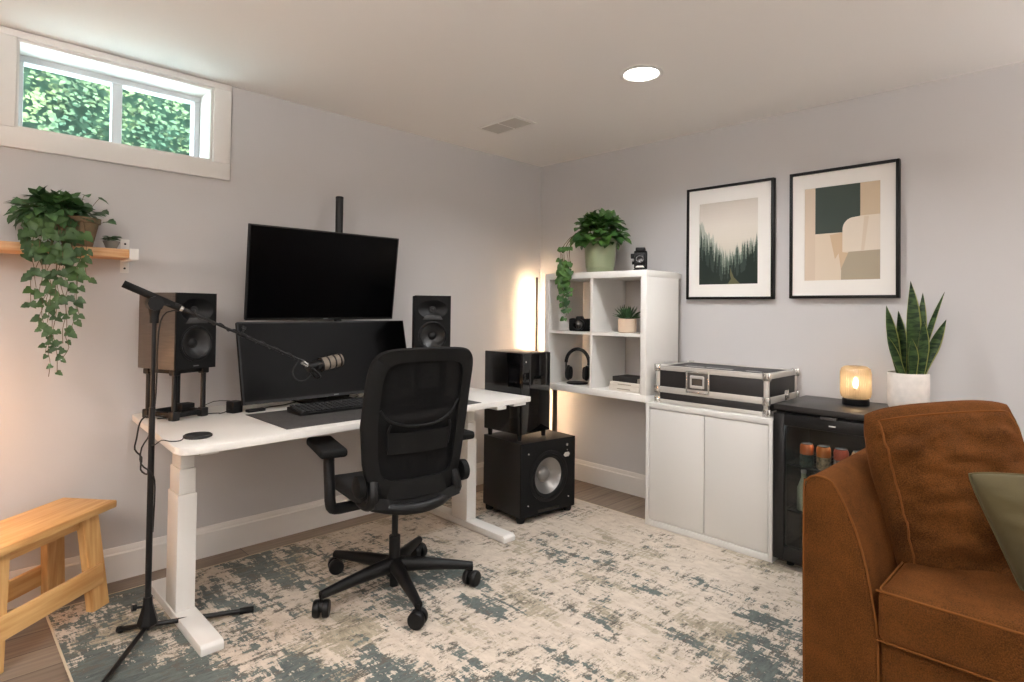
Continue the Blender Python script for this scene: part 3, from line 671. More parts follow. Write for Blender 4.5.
MB().tube([(-.02, 0, -.04), (-.05, -.01, -.06), (-.09, -.01, -.055), (-.105, 0, -.02), (-.085, 0, .02), (-.07, 0, .04)], .0028, 6).build('cable_loop', M['cord'], mc)
g = MB(); pts = []
for k in range(40):
    s_ = .13+(k/39)*.48; a = k*1.25; pts.append(MS+P0+bd*s_+V((.0, cos(a), sin(a)))*.0095)
g.tube(pts, .0026, 6, smooth=2)
g.tube([MS+P0+bd*.13+V((0, .009, 0)), MS+P0+V((.05, .02, -.06)), MS+V((.02, .014, 1.2)), MS+V((.015, .012, .95)), MS+V((.0, .016, .80)), MS+V((-.03, .015, .74)), MS+V((-.035, 0, .68)), MS+V((.0, -.015, .64)), MS+V((.0135, -.01, .58)), MS+V((.013, .005, .4))], .003, 6)
g = g.build('microphone_cable', M['cord']); tag(g, 'thin black cable wound around the boom arm and down the stand pole', 'cable')

# ------------------------------------------------------------------ office chair
ch = thing('office_chair', 'black mesh-back office chair with armrests and castors at the desk', 'office chair', (-2.07, -1.01, FZ), radians(-9))
A0 = radians(180+9)
b = MB(); b.lathe([(0, .07), (.034, .07), (.038, .085), (.045, .1), (.04, .15), (.0, .152)], n=28); b.cyl((0, 0, .02), (0, 0, .2), .020, n=20); b.cyl((0, 0, .14), (0, 0, .25), .026, n=20); b.build('hub', M['black'], ch)
MB().cyl((0, 0, .22), (0, 0, .40), .0145, n=20).build('gas_lift', M['black_metal'], ch)
for i in range(5):
    a = A0+i*2*pi/5; u = V((cos(a), sin(a), 0)); s_ = V((-sin(a), cos(a), 0))
    b = MB()
    def arm(u_, v_, u=u, s_=s_):
        r = .03+.335*u_; w_ = .032-.014*u_; hh = .036-.018*u_; zc = .118-.026*u_**1.5; an = 2*pi*v_
        return u*r + s_*(w_*cos(an)) + V((0, 0, zc+hh*sin(an)*(1 if abs(cos(an)) < 2 else 1)))
    t = bmesh.new(); rings = []
    for ii in range(9):
        rings.append([t.verts.new(arm(ii/8, k/12)) for k in range(12)])
    for A_, B_ in zip(rings, rings[1:]):
        for k in range(12): t.faces.new((A_[k], A_[(k+1) % 12], B_[(k+1) % 12], B_[k]))
    t.faces.new(rings[0]); t.faces.new(rings[-1]); bmesh.ops.recalc_face_normals(t, faces=t.faces[:]); b.merge(t); b.build('leg', M['black'], ch)
    c_ = MB(); p = u*.360; tw = V((cos(a+.9), sin(a+.9), 0)); sd = V((-tw.y, tw.x, 0))
    c_.cyl(p+V((0, 0, .055)), p+V((0, 0, .095)), .0075); c_.cyl(p-sd*.006+V((0, 0, .045)), p+sd*.006+V((0, 0, .045)), .024)
    for sg in (1, -1):
        X = T(p+sd*sg*.007+V((0, 0, .036))) @ (sd*sg).to_track_quat('Z', 'Y').to_matrix().to_4x4()
        c_.lathe([(0, 0), (.034, 0), (.036, .003), (.036, .020), (.032, .026), (.016, .027), (0, .024)], X, 24)
    c_.build('castor', M['black'], ch)
b = MB(); b.box((-.09, -.12, .40), (.09, .12, .445), .015, 3); b.box((-.06, -.2, .41), (.06, -.05, .44), .01); b.box((-.028, .02, .375), (.028, .1, .41), .01); b.build('mechanism', M['black'], ch)
# seat cushion
def seat(u_, v_):
    x = (u_-.5)*2; y = (v_-.5)*2; k = 1-.06*y
    return (.25*x*k, .02+.235*y, .515 - .018*(1-x*x)*(1-y*y)*0 - .03*max(0, y)**4 - .012*abs(x)**6 + .012*abs(x)**3)
b = MB()
t = bmesh.new(); n_ = 40; rings = []
for (sc, z) in ((.0, .452), (.7, .450), (.93, .455), (1.0, .470), (1.01, .492), (.985, .512), (.93, .522), (.7, .527), (.35, .524), (0, .522)):
    ring = []
    for k in range(n_):
        a = 2*pi*k/n_; c_, s_ = cos(a), sin(a); ex = 2/4.5
        x = math.copysign(abs(c_)**ex, c_)*.25*sc; y = math.copysign(abs(s_)**ex, s_)*.235*sc+.03
        ring.append(t.verts.new((x, y, z + (.012*abs(x/.25)**3 if sc > .5 else 0) - (.035*max(0, (y-.03)/.235)**3 if sc > .5 else 0))))
    rings.append(ring)
for A_, B_ in zip(rings, rings[1:]):
    for k in range(n_): t.faces.new((A_[k], A_[(k+1) % n_], B_[(k+1) % n_], B_[k]))
bmesh.ops.remove_doubles(t, verts=t.verts[:], dist=1e-5); bmesh.ops.recalc_face_normals(t, faces=t.faces[:]); b.merge(t); b.build('seat', M['fabric_black'], ch, angle=60)
# backrest: curved shell, local coordinates; x across, y backwards negative
def bw(v): return .20 + .048*min(1, v/.4)**.8 - .006*max(0, v-.55)
def backp(u_, v_, off=0):
    x = (u_-.5)*2; w_ = bw(v_)
    z = .495+.642*v_; y = -.235 - .02*v_ - .055*sin(v_*pi*.9)*0 - .075*v_**1.4 + .03*sin(v_*pi)
    y += .045*x*x
    return V((x*w_, y+off, z - .012*x*x*v_))
def ring_pts(inset, n=96, ex=.26):
    out = []
    for k in range(n):
        a = 2*pi*k/n; c_, s_ = cos(a), sin(a)
        u_ = .5+.5*math.copysign(abs(c_)**ex, c_)*(1-inset*2.1); v_ = .5+.5*math.copysign(abs(s_)**ex, s_)*(1-inset*1.5)
        out.append((u_, v_))
    return out
b = MB(); t = bmesh.new(); secs = []
rp0 = ring_pts(0); rp1 = ring_pts(.11)
for (ou, ov), (iu, iv_) in zip(rp0, rp1):
    ip = .0
    lowf = max(0, 1-ov/.18)                                  # the lower band is wider
    a_ = backp(ou, ov, -.016); b_ = backp(ou, ov, .012); c_ = backp(iu, iv_+lowf*.04, .012); d_ = backp(iu, iv_+lowf*.04, -.016)
    m1 = backp(ou, ov, 0); m1 = m1 + (m1-backp(.5, .5)).normalized()*.008
    secs.append([t.verts.new(p) for p in (a_, m1, b_, c_, d_)])
for k in range(len(secs)):
    A_, B_ = secs[k], secs[(k+1) % len(secs)]
    for j in range(5): t.faces.new((A_[j], A_[(j+1) % 5], B_[(j+1) % 5], B_[j]))
bmesh.ops.recalc_face_normals(t, faces=t.faces[:]); b.merge(t); bf = b.build('back_frame', M['black_matte'], ch, angle=60)
b = MB(); t = bmesh.new(); ctr = []
grid = []
for j in range(25):
    row = []
    for i in range(21):
        x, y = i/20*2-1, j/24*2-1
        # square -> rounded-square map
        row.append(t.verts.new(backp(.5+.5*x*(1-.1*1.9), .5+.5*y*(1-.1*1.3), .0)))
    grid.append(row)
for j in range(24):
    for i in range(20): t.faces.new((grid[j][i], grid[j][i+1], grid[j+1][i+1], grid[j+1][i]))
b.merge(t); b.build('back_mesh', M['meshfab'], ch)
b = MB(); b.tube([backp(.13, .60, -.006), backp(.2, .53, -.018), backp(.35, .49, -.03), backp(.5, .485, -.034), backp(.65, .50, -.03), backp(.8, .56, -.018), backp(.88, .64, -.006)], .006, 8)
b.sheet(lambda u_, v_: backp(.2+.6*u_, .30+.14*v_, -.012-.012*sin(u_*pi)), 12, 4, .01)
b.tube([backp(.2, .33, -.01), backp(.2, .45, -.016), backp(.22, .5, -.018)], .006, 6); b.tube([backp(.8, .33, -.01), backp(.8, .45, -.016), backp(.78, .5, -.018)], .006, 6)
b.build('lumbar_support', mat('lumbar_plastic', (12, 12, 12), .6, spec=.2), ch)
b = MB()
def shell(u_, v_):
    x = (u_-.5)*2; y = .16-.40*v_; w2 = .205-.02*(1-v_)
    return (x*w2, y, .438+.022*abs(x)**2.5-.015*sin(pi*v_)+.05*max(0, v_-.7)**1.2)
b.sheet(shell, 16, 14, .045)
b.tube([(-.19, -.18, .47), (-.1, -.235, .455), (0, -.255, .45), (.1, -.235, .455), (.19, -.18, .47)], .024, 12)
b.tube([(-.19, -.05, .46), (-.205, -.16, .47), (-.20, -.215, .50), backp(.06, .12, .0)], .026, 10); b.tube([(.19, -.05, .46), (.205, -.16, .47), (.20, -.215, .50), backp(.94, .12, .0)], .026, 10)
b.build('back_bracket', M['black'], ch)
for sg in (1, -1):
    b = MB(); X = T((sg*.235, -.185, .56)) @ Matrix.Rotation(sg*pi/2, 4, 'Y'); b.lathe([(0, 0), (.045, 0), (.048, .006), (.046, .028), (.03, .036), (0, .037)], X, 28); b.build('pivot_cover', M['black_matte'], ch)
    ar = MB(); ar.tube([(sg*.06, .0, .43), (sg*.2, -.0, .425), (sg*.285, .0, .425), (sg*.305, .0, .45), (sg*.308, .005, .52), (sg*.305, .03, .62), (sg*.30, .04, .672)], .024, 12)
    ao = ar.build('arm_post', M['black'], ch)
    MB().box((sg*.30-.025, .0, .645), (sg*.30+.025, .08, .675), .01, 3).build('arm_bracket', M['black'], ao)
    pd = MB(); pd.box((-.058, -.14, .668), (.058, .165, .706), .014, 4, X=T((sg*.31, .045, 0)) @ Matrix.Rotation(sg*.10, 4, 'Z')); pd.build('arm_pad', M['black_matte'], ch)

# ------------------------------------------------------------------ subwoofer and glossy cabinet
sb = thing('subwoofer', 'large black subwoofer with a silver cone on the rug beside the desk', 'subwoofer', (-.812, -.668, FZ), radians(-6))
w_, d_, z0, z1 = .2275, .192, .036, .485
b = MB(); e = .015; y = -d_
b.box((-w_, y+.002, z0), (-w_+e, d_, z1), .004); b.box((w_-e, y+.002, z0), (w_, d_, z1), .004); b.box((-w_+e-.001, y+.002, z1-e), (w_-e+.001, d_, z1), .003); b.box((-w_+e-.001, y+.002, z0), (w_-e+.001, d_, z0+e), .003); b.box((-w_+e-.001, d_-e, z0+e), (w_-e+.001, d_, z1-e))
b.build('cabinet', mat('subwoofer_ash', (16, 16, 16), .42, bump=.2, bscale=120), sb)
f = MB(); holed(f, -w_, w_, z0, z1, 0, .262, .138, .138, y-.004); f.box((-w_, y-.0035, z0), (-w_+.004, y+.004, z1)); f.box((w_-.004, y-.0035, z0), (w_, y+.004, z1)); f.box((-w_, y-.0035, z1-.004), (w_, y+.004, z1)); f.build('baffle', M['black_matte'], sb)
X = T((0, y-.004, .262)) @ RX90
MB().lathe([(.160, 0), (.160, .003), (.150, .006), (.140, .004), (.138, -.004)], X, 56).build('driver_ring', M['black'], sb)
MB().lathe([(.139, -.004), (.134, .006), (.122, .006), (.115, -.002), (.113, -.008)], X, 56).build('surround', M['rubber'], sb, angle=60)
MB().lathe([(.115, -.006), (.111, -.010), (.045, -.055), (0, -.057)], X, 56).build('cone', M['cone'], sb, angle=50)
MB().lathe([(.05, -.052), (.043, -.036), (.025, -.025), (0, -.021)], X, 40).build('dust_cap', mat('dust_cap_grey', (120, 118, 116), .35, metal=.3), sb, angle=50)
b = MB()
for x, z in ((-.17, .42), (.17, .105), (-.17, .105)): b.cyl((x, y-.004, z), (x, y-.009, z), .004, n=12)
b.build('grille_pins', M['alu'], sb)
b = MB(); b.cyl((.15, y-.004, .440), (.15, y-.012, .440), .0085, n=16); b.cyl((.155, y-.004, .405), (.155, y-.008, .405), .004, n=12); b.build('controls', M['chrome'], sb)
MB().prism([(.125, .375), (.138, .362), (.168, .362), (.180, .378), (.168, .390), (.138, .390)], y-.007, y-.0035, 'y', bev=.001).build('badge', M['alu'], sb)
MB().box((-.09, y-.0055, z0+.012), (.09, y-.0035, z0+.03)).build('port_slot', M['gloss'], sb)
for sx in (-1, 1):
    for sy in (-1, 1): MB().lathe([(0, 0), (.022, 0), (.026, .01), (.028, .046), (0, .046)], T((sx*.198, sy*.158, 0)), 18).build('foot', M['rubber'], sb)
gc = thing('equipment_cabinet', 'glossy black box cabinet standing on top of the subwoofer', 'cabinet', (-.872, -.612, FZ+.485), radians(2))
w_, d_, z0, z1 = .136, .168, .04, .548
MB().box((-w_, -d_+.012, z0), (w_, d_, z1), .004).build('body', M['gloss'], gc)
MB().box((-w_+.002, -d_, z0+.002), (w_-.002, -d_+.011, z1-.003), .002).build('glass_door', M['gloss'], gc)
MB().cyl((-.11, -d_, z1-.055), (-.11, -d_-.008, z1-.055), .006, n=16).build('knob', M['chrome'], gc)
for sx in (-1, 1):
    for sy in (-1, 1): MB().lathe([(0, 0), (.013, 0), (.016, .04), (0, .04)], T((sx*.115, sy*.13, 0)), 16).build('foot', M['rubber'], gc)
g = MB(); g.tube([(-.60, -.42, FZ+.2), (-.55, -.40, FZ+.06), (-.50, -.42, .012), (-.42, -.47, .01), (-.36, -.46, .01), (-.34, -.40, .01), (-.42, -.36, .012), (-.5, -.37, .012), (-.46, -.44, .018), (-.38, -.50, .018), (-.36, -.54, .018), (-.44, -.52, .018)], .005, 8); g = g.build('power_cable', M['cord']); tag(g, 'black power cable coiled on the floor behind the subwoofer', 'cable')
g = MB(); g.tube([(-.63, -.48, .95), (-.60, -.44, .85), (-.585, -.42, .66), (-.58, -.4, .52), (-.585, -.41, .3)], .005, 8); g = g.build('rear_cable', M['cord']); tag(g, 'black cable hanging behind the glossy cabinet', 'cable')

# corner light bar
lb = thing('corner_lamp', 'slim upright light bar glowing warm white in the room corner', 'floor lamp', (-.165, -.12, 0))
MB().box((-.008, -.006, .02), (.008, .006, 1.575), .002, X=Matrix.Rotation(radians(-45), 4, 'Z')).build('pole', mat('lamp_bar', (90, 80, 70), .5), lb)
MB().box((-.06, -.04, 0), (.06, .04, .02), .004).build('base', M['black'], lb)
n_ = V((.55, 1, 0)).normalized()
st_ = MB(); st_.box((-.0045, -.0015, .30), (.0045, .0015, 1.56), X=T(n_*.0095) @ Matrix.Rotation(-math.atan2(.55, 1), 4, 'Z')); st_.build('light_strip', mat('led_strip', (255, 240, 220), .5, emit=(1, .70, .42, 1), estr=230), lb)

# ------------------------------------------------------------------ cube shelf
KX0, KX1, KY0, KY1, KZ0, KZ1 = -.475, -.09, -1.334, -.488, .753, 1.574
ks = thing('cube_shelf', 'white two-by-two cube shelf fixed on the wall beside the corner', 'shelf unit', (-.27, -.9, KZ0))
def kl(mb, name, m):
    o = mb.build(name, m, ks); o.matrix_parent_inverse = Matrix.Translation(-ks.location); return o
e = .042
kl(MB().box((KX0, KY0, KZ1-e), (KX1, KY1, KZ1), .0015), 'top_panel', M['white_shelf']); kl(MB().box((KX0, KY0, KZ0), (KX1, KY1, KZ0+e), .0015), 'bottom_panel', M['white_shelf'])
kl(MB().box((KX0+.0005, KY0, KZ0+e), (KX1, KY0+e, KZ1-e), .001), 'side_panel', M['white_shelf']); kl(MB().box((KX0+.0005, KY1-e, KZ0+e), (KX1, KY1, KZ1-e), .001), 'side_panel', M['white_shelf'])
ym, zm = -.906, (KZ0+KZ1)/2-.002
kl(MB().box((KX0+.003, ym-.009, KZ0+e), (KX1, ym+.009, KZ1-e)), 'divider', M['white_shelf'])
kl(MB().box((KX0+.004, KY0+e, zm-.009), (KX1, ym-.009, zm+.009)), 'shelf_board', M['white_shelf']); kl(MB().box((KX0+.004, ym+.009, zm-.009), (KX1, KY1-e, zm+.009)), 'shelf_board', M['white_shelf'])
kl(MB().box((KX1, KY0+.03, KZ1-e+.004), (-.001, KY1-.03, KZ1-.004)), 'wall_rail', M['white_shelf'])
kl(MB().box((KX1, KY0+.03, KZ0+.004), (-.001, KY1-.03, KZ0+e-.004)), 'wall_rail', M['white_shelf'])
kl(MB().box((-.44, -.565, FZ), (-.415, -.54, KZ0), .002), 'leg', mat('bronze_leg', (96, 84, 72), .4, metal=.5))

# plant on top
gp = thing('trailing_plant', 'leafy green trailing plant in a sage pot on top of the cube shelf', 'potted plant', (-.30, -.845, KZ1))
MB().lathe([(0, 0), (.084, 0), (.092, .004), (.096, .035), (.100, .037), (.107, .13), (.112, .215), (.117, .217), (.118, .236), (.111, .237), (.106, .21), (0, .21)], n=48).build('pot', M['greenpot'], gp)
MB().lathe([(.106, .21), (.06, .217), (0, .22)], n=28).build('soil', M['soil'], gp)
rr = random.Random(21); t = bmesh.new(); t2 = bmesh.new(); st = MB()
for i in range(360):
    a = rr.uniform(0, 2*pi); e_ = rr.uniform(-.25, 1.45); R_ = rr.uniform(.09, .185)
    d = V((cos(a)*cos(e_), sin(a)*cos(e_), sin(e_)))
    p = V((0, .015, .238)) + V((d.x*R_*.95, d.y*R_*1.0, d.z*R_*.95))
    leaf(t, p, d*V((1, 1, .6)).length*.5+V((-.2, -.1, -.55))+rv(rr)*.5+d*.6, d+V((-.5, -.5, .5)), rr.uniform(.045, .07), 'heart')
for i in range(14):
    a = rr.uniform(0, 2*pi); q = V((.1*cos(a), .1*sin(a), .33)); st.tube([(0, 0, .215), q*.6, q], .002, 5)
for i, (vy, vz, vx) in enumerate(((.14, -.20, -.215), (.165, -.16, -.21), (.125, -.26, -.205), (.15, -.235, -.2), (.18, -.1, -.2), (.10, -.02, -.205), (.11, -.22, -.2), (.16, -.05, -.215))):
    pts = [V((0, .03, .22)), V((vx*.6, vy*.7, .27)), V((vx, vy, .17))]; z = .14-rr.uniform(0, .04)
    while z > vz: z -= rr.uniform(.035, .06); pts.append(V((vx+rr.uniform(-.006, .004), vy+rr.uniform(-.015, .015), z)))
    st.tube(pts, .0016, 5)
    for q in pts[2:]:
        for sgn in (1, -1):
            if rr.random() < .12: continue
            leaf(t2, q+V((-.004, sgn*.006, 0)), V((-.35, sgn*rr.uniform(.3, .9), -rr.uniform(.4, 1))), V((-1, -.6, .4)), rr.uniform(.030, .048)*(1 if q.z > -.1 else .8), 'heart', .2, .2)
k = MB(); k.merge(t); k.build('foliage', M['leaf2'], gp, angle=80); k = MB(); k.merge(t2); k.build('trailing_foliage', M['leaf2'], gp, angle=80); st.build('stems', M['stem'], gp)

# vintage camera on top
vc = thing('vintage_camera', 'small black vintage folding camera on top of the cube shelf', 'camera', (-.30, -1.175, KZ1), radians(-60)); vc.scale = (1.22, 1.22, 1.1)
MB().box((-.034, -.02, .018), (.034, .045, .125), .006, 3).build('body', M['black_matte'], vc)
MB().box((-.026, -.028, .122), (.026, .036, .145), .005).build('viewfinder', M['black'], vc)
b = MB()
for k in range(5): b.box((-.030+k*.001, -.028-k*.007, .03+k*.002), (.030-k*.001, -.0225-k*.007, .112-k*.003), .001)
b.build('bellows', M['black'], vc)
X = T((0, -.06, .07)) @ RX90; MB().lathe([(0, 0), (.02, 0), (.022, .004), (.021, .018), (.015, .018), (.012, .010), (0, .009)], X, 28).build('lens', M['gloss'], vc)
b = MB(); b.cyl((-.034, .0, .095), (-.052, 0, .095), .0155, n=20); b.cyl((-.034, .01, .055), (-.046, .01, .055), .01, n=16); b.build('winding_knob', M['black'], vc)
b = MB(); b.box((-.05, -.055, 0), (.05, .05, .006), .002); b.prism([(-.04, .006), (-.028, .02), (.028, .02), (.04, .006)], -.035, .035, 'y'); b.build('stand', M['black_metal'], vc)
MB().prism([(-.024, .022), (.024, .022), (.016, .032), (-.014, .032)], -.071, -.066, 'y').build('plate', M['alu'], vc)

# dslr camera in upper-left cell
ZS = zm+.0092
dc = thing('digital_camera', 'black digital camera in the upper left cube of the shelf', 'camera', (-.36, -.72, ZS), radians(-62))
MB().box((-.075, -.03, 0), (.08, .035, .088), .012, 3).build('body', M['black_matte'], dc)
MB().box((-.07, -.045, .004), (-.035, 0, .078), .012, 3).build('grip', M['rubber'], dc)
MB().prism([(-.03, .08), (-.02, .104), (.02, .104), (.03, .08)], -.035, .02, 'y', bev=.004).build('prism_housing', M['black'], dc)
X = T((.0, -.028, .045)) @ RX90; MB().lathe([(0, 0), (.038, 0), (.041, .01), (.041, .05), (.037, .055), (.04, .07), (.035, .072), (.028, .06), (0, .058)], X, 32).build('lens_barrel', M['black'], dc)
MB().lathe([(.028, .062), (.015, .066), (0, .067)], X, 28).build('lens_glass', M['gloss'], dc)
MB().cyl((-.05, .0, .08), (-.05, 0, .09), .012).build('dial', M['black'], dc)

# aloe in beige pot, upper right cell
al = thing('spiky_plant', 'small spiky green plant in a beige pot in the upper right cube', 'potted plant', (-.315, -1.085, ZS))
MB().lathe([(0, 0), (.05, 0), (.058, .004), (.061, .02), (.061, .092), (.058, .095), (.055, .09), (.055, .08), (0, .08)], n=40).build('pot', M['beigepot'], al)
MB().lathe([(.055, .08), (.03, .085), (0, .086)], n=24).build('soil', M['soil'], al)
t = bmesh.new(); rr = random.Random(5)
for i in range(70):
    a = rr.uniform(0, 2*pi); e_ = rr.uniform(.25, 1.5); d = V((cos(a)*cos(e_), sin(a)*cos(e_), sin(e_))); p = V((cos(a)*.015, sin(a)*.015, .085)); L_ = rr.uniform(.085, .125); s_ = d.cross(V((0, 0, 1))).normalized()*.008; n_ = s_.cross(d).normalized()*.0025
    bend = V((0, 0, -.012)); q = [p+s_, p+n_*-1.5, p-s_, p+n_]; m_ = [p+d*L_*.55+bend*0+s_*.9, p+d*L_*.55-n_*1.5, p+d*L_*.55-s_*.9, p+d*L_*.55+n_]
    A_ = [t.verts.new(x) for x in q]; B_ = [t.verts.new(x) for x in m_]; e2 = t.verts.new(p+d*L_+bend)
    for k in range(4): t.faces.new((A_[k], A_[(k+1) % 4], B_[(k+1) % 4], B_[k])); t.faces.new((B_[k], B_[(k+1) % 4], e2))
k = MB(); k.merge(t); k.build('leaves', M['succ'], al)

# headphones on stand, lower left cell
ZB = KZ0+.042+.0005
hp = thing('headphones', 'black over-ear headphones upright in the lower left cube', 'headphones', (-.34, -.685, ZB+.012), radians(-62))
pts = [(.082*cos(a), 0, .135+.098*sin(a)) for a in [radians(x) for x in range(-8, 190, 11)]]
MB().tube(pts, .0125, 10, smooth=2).build('headband', M['black'], hp)
for sg in (1, -1):
    MB().box((sg*.082-.006, -.008, .07), (sg*.082+.006, .008, .14), .004).build('slider', M['black_metal'], hp)
    X = T((sg*.054, 0, .064)) @ Matrix.Rotation(sg*pi/2, 4, 'Y') @ Matrix.Rotation(0, 4, 'Z')
    MB().lathe([(0, 0), (.038, 0), (.047, .006), (.047, .016), (.034, .029), (.0, .033)], X @ Matrix.Scale(1.15, 4, (1, 0, 0)), 32).build('ear_cup', M['black'], hp)
    MB().lathe([(.020, -.014), (.034, -.014), (.040, -.006), (.038, .002), (.02, .002)], X @ Matrix.Scale(1.15, 4, (1, 0, 0)), 32).build('ear_cushion', M['fabric_black'], hp)
hs = thing('headphone_stand', 'round black base under the headphones in the cube shelf', 'headphone stand', (-.34, -.685, ZB))
MB().lathe([(0, 0), (.072, 0), (.076, .003), (.076, .009), (.07, .012), (0, .012)], n=40).build('base', M['black'], hs)

# books lower right cell
for i, (dx, dy, hh, lab, cm, rot) in enumerate(((.19, .235, .03, 'cream book at the bottom of the stack in the lower right cube', 'book_cream', .0), (.185, .225, .028, 'cream book in the middle of the stack in the lower right cube', 'book_cream', .03), (.16, .195, .032, 'black book on top of the stack in the lower right cube', 'book_black', -.04))):
    z = ZB + (0, .0305, .059)[i]
    bk = thing('book', lab, 'book', (-.335, -1.14, z), rot, 'books stacked in the cube shelf')
    b = MB(); b.box((-dx/2, -dy/2, 0), (dx/2, dy/2, .003), .001); b.box((-dx/2, -dy/2, hh-.003), (dx/2, dy/2, hh), .001); b.box((-dx/2, -dy/2, .001), (-dx/2+.003, dy/2, hh-.001), .001); b.build('cover', M[cm], bk)
    MB().box((-dx/2+.003, -dy/2+.004, .003), (dx/2-.004, dy/2-.004, hh-.003)).build('pages', M['paper'], bk)
    if i < 2: MB().box((-dx/2-.0005, -.05, hh*.4), (-dx/2, .05, hh*.6)).build('spine_title', mat('spine_print', (150, 140, 126), .8), bk)

# ------------------------------------------------------------------ cabinet
CX0, CX1, CY0, CY1, CZ = -.475, -.022, -2.106, -1.337, .756
cb = thing('storage_cabinet', 'low white two-door cabinet under the road case', 'cabinet', (-.25, -1.72, FZ))
def cl(mb, name, m, par=None):
    o = mb.build(name, m, cb); o.matrix_parent_inverse = Matrix.Translation(-cb.location); return o
b = MB(); e = .022
b.box((CX0, CY0, FZ), (CX1, CY0+e, CZ), .001); b.box((CX0, CY1-e, FZ), (CX1, CY1, CZ), .001); b.box((CX0, CY0+e, CZ-.03), (CX1, CY1-e, CZ), .001); b.box((CX0, CY0+e, FZ), (CX1, CY1-e, FZ+.036), .001); b.box((CX1-.01, CY0+e, FZ+.03), (CX1, CY1-e, CZ-.03))
cl(b, 'body', M['white'])
cl(MB().box((CX0+.03, CY0+e, FZ+.036), (CX0+.034, CY1-e, CZ-.03)), 'inner_panel', M['black_matte'])
ym = (CY0+CY1)/2
cl(MB().box((CX0+.003, CY0+e+.0035, FZ+.0395), (CX0+.022, ym-.0018, CZ-.0335), .001), 'door', M['white']); cl(MB().box((CX0+.003, ym+.0018, FZ+.0395), (CX0+.022, CY1-e-.0035, CZ-.0335), .001), 'door', M['white'])

# ------------------------------------------------------------------ road case
RX0, RX1, RY0, RY1, RZ0, RZ1 = -.430, -.014, -2.062, -1.38, CZ, .985
rc = thing('road_case', 'black flight case with aluminium edges and ball corners on the white cabinet', 'flight case', ((RX0+RX1)/2, (RY0+RY1)/2, RZ0))
def rl(mb, name, m, angle=35):
    o = mb.build(name, m, rc, angle=angle); o.matrix_parent_inverse = Matrix.Translation(-rc.location); return o
zs = RZ0+.085
rl(MB().box((RX0+.004, RY0+.004, RZ0+.006), (RX1-.004, RY1-.004, zs-.002), .002), 'base_shell', M['case_black']); rl(MB().box((RX0+.004, RY0+.004, zs+.002), (RX1-.004, RY1-.004, RZ1-.004), .002), 'lid_shell', M['case_black'])
b = MB(); h_ = .028
def rim(z0, z1, tk=.006):
    b.box((RX0, RY0, z0), (RX0+tk, RY1, z1), .0015); b.box((RX1-tk, RY0, z0), (RX1, RY1, z1), .0015); b.box((RX0, RY0, z0), (RX1, RY0+tk, z1), .0015); b.box((RX0, RY1-tk, z0), (RX1, RY1, z1), .0015)
rim(RZ0+.003, RZ0+.026); rim(RZ1-.028, RZ1)
for (x0, x1, y0, y1) in ((RX0, RX0+h_, RY0, RY1), (RX1-h_, RX1, RY0, RY1), (RX0, RX1, RY0, RY0+h_), (RX0, RX1, RY1-h_, RY1)): b.box((x0, y0, RZ1-.004), (x1, y1, RZ1+.001), .001)
for x in (RX0, RX1-h_*0-.024):
    for y in (RY0, RY1-.024): b.box((x, y, RZ0), (x+.024, y+.024, RZ1), .002)
rl(b, 'edge_extrusion', M['alu'])
b = MB(); rim(zs-.018, zs+.018, .008); rl(b, 'middle_band', M['alu'])
for x in (RX0+.008, RX1-.008):
    for y in (RY0+.008, RY1-.008):
        for z in (RZ0+.018, RZ1-.014):
            b = MB(); t = bmesh.new(); bmesh.ops.create_icosphere(t, subdivisions=3, radius=.0185); b.merge(t, T((x, y, z))); 
            sx = -1 if x < -.2 else 1; sy = -1 if y < -1.7 else 1
            for k in range(1): b.box((x-.002 if sx > 0 else x-.011, y-.022, z-.022), (x+.011 if sx > 0 else x+.002, y+.022, z+.022), .004); b.box((x-.022, y-.002 if sy > 0 else y-.011, z-.022), (x+.022, y+.011 if sy > 0 else y+.002, z+.022), .004)
            rl(b, 'ball_corner', M['chrome'])
        b = MB(); b.box((x-.020 if x < -.2 else x-.004, y-.020, zs-.022), (x+.004 if x < -.2 else x+.020, y+.020, zs+.022), .005)
        for q in (-.012, .012): b.cyl((x-.022 if x < -.2 else x+.022, y, zs+q), (x, y, zs+q), .006, n=12)
        rl(b, 'clamp_corner', M['chrome'])
yh = -1.655
hd_ = MB(); 
for z in (.842, .962): hd_.box((RX0-.004, yh-.075, z-.006), (RX0+.002, yh+.075, z+.006), .003)
for y in (-.069, .069): hd_.box((RX0-.004, yh+y-.006, .842), (RX0+.002, yh+y+.006, .962), .003)
dh = rl(hd_, 'handle_dish', M['chrome'])
rl(MB().box((RX0+.0005, yh-.07, .846), (RX0+.003, yh+.07, .958), .001), 'handle_recess', mat('handle_dish_metal', (96, 92, 88), .4, metal=.5))
b = MB(); b.box((RX0-.014, yh-.042, .925), (RX0-.004, yh+.042, .943), .004); b.box((RX0-.010, yh-.045, .87), (RX0-.003, yh-.034, .94), .003); b.box((RX0-.010, yh+.034, .87), (RX0-.003, yh+.045, .94), .003); b.box((RX0-.012, yh-.034, .868), (RX0-.003, yh+.034, .885), .003); rl(b, 'handle', M['alu'])
b = MB(); b.box((-.20, RY0-.004, zs-.025), (-.15, RY0+.002, zs+.04), .003); b.box((-.19, RY0-.012, zs-.005), (-.16, RY0-.003, zs+.022), .003); rl(b, 'latch', M['chrome'])
b = MB()
for y0, y1 in ((-1.62, -1.50), (-1.80, -1.64), (-1.97, -1.88)): b.box((-.30, y0, RZ1-.0038), (-.275, y1, RZ1-.003))
rl(b, 'lid_streaks', M['mark'])  # pale strips along the top of the lid

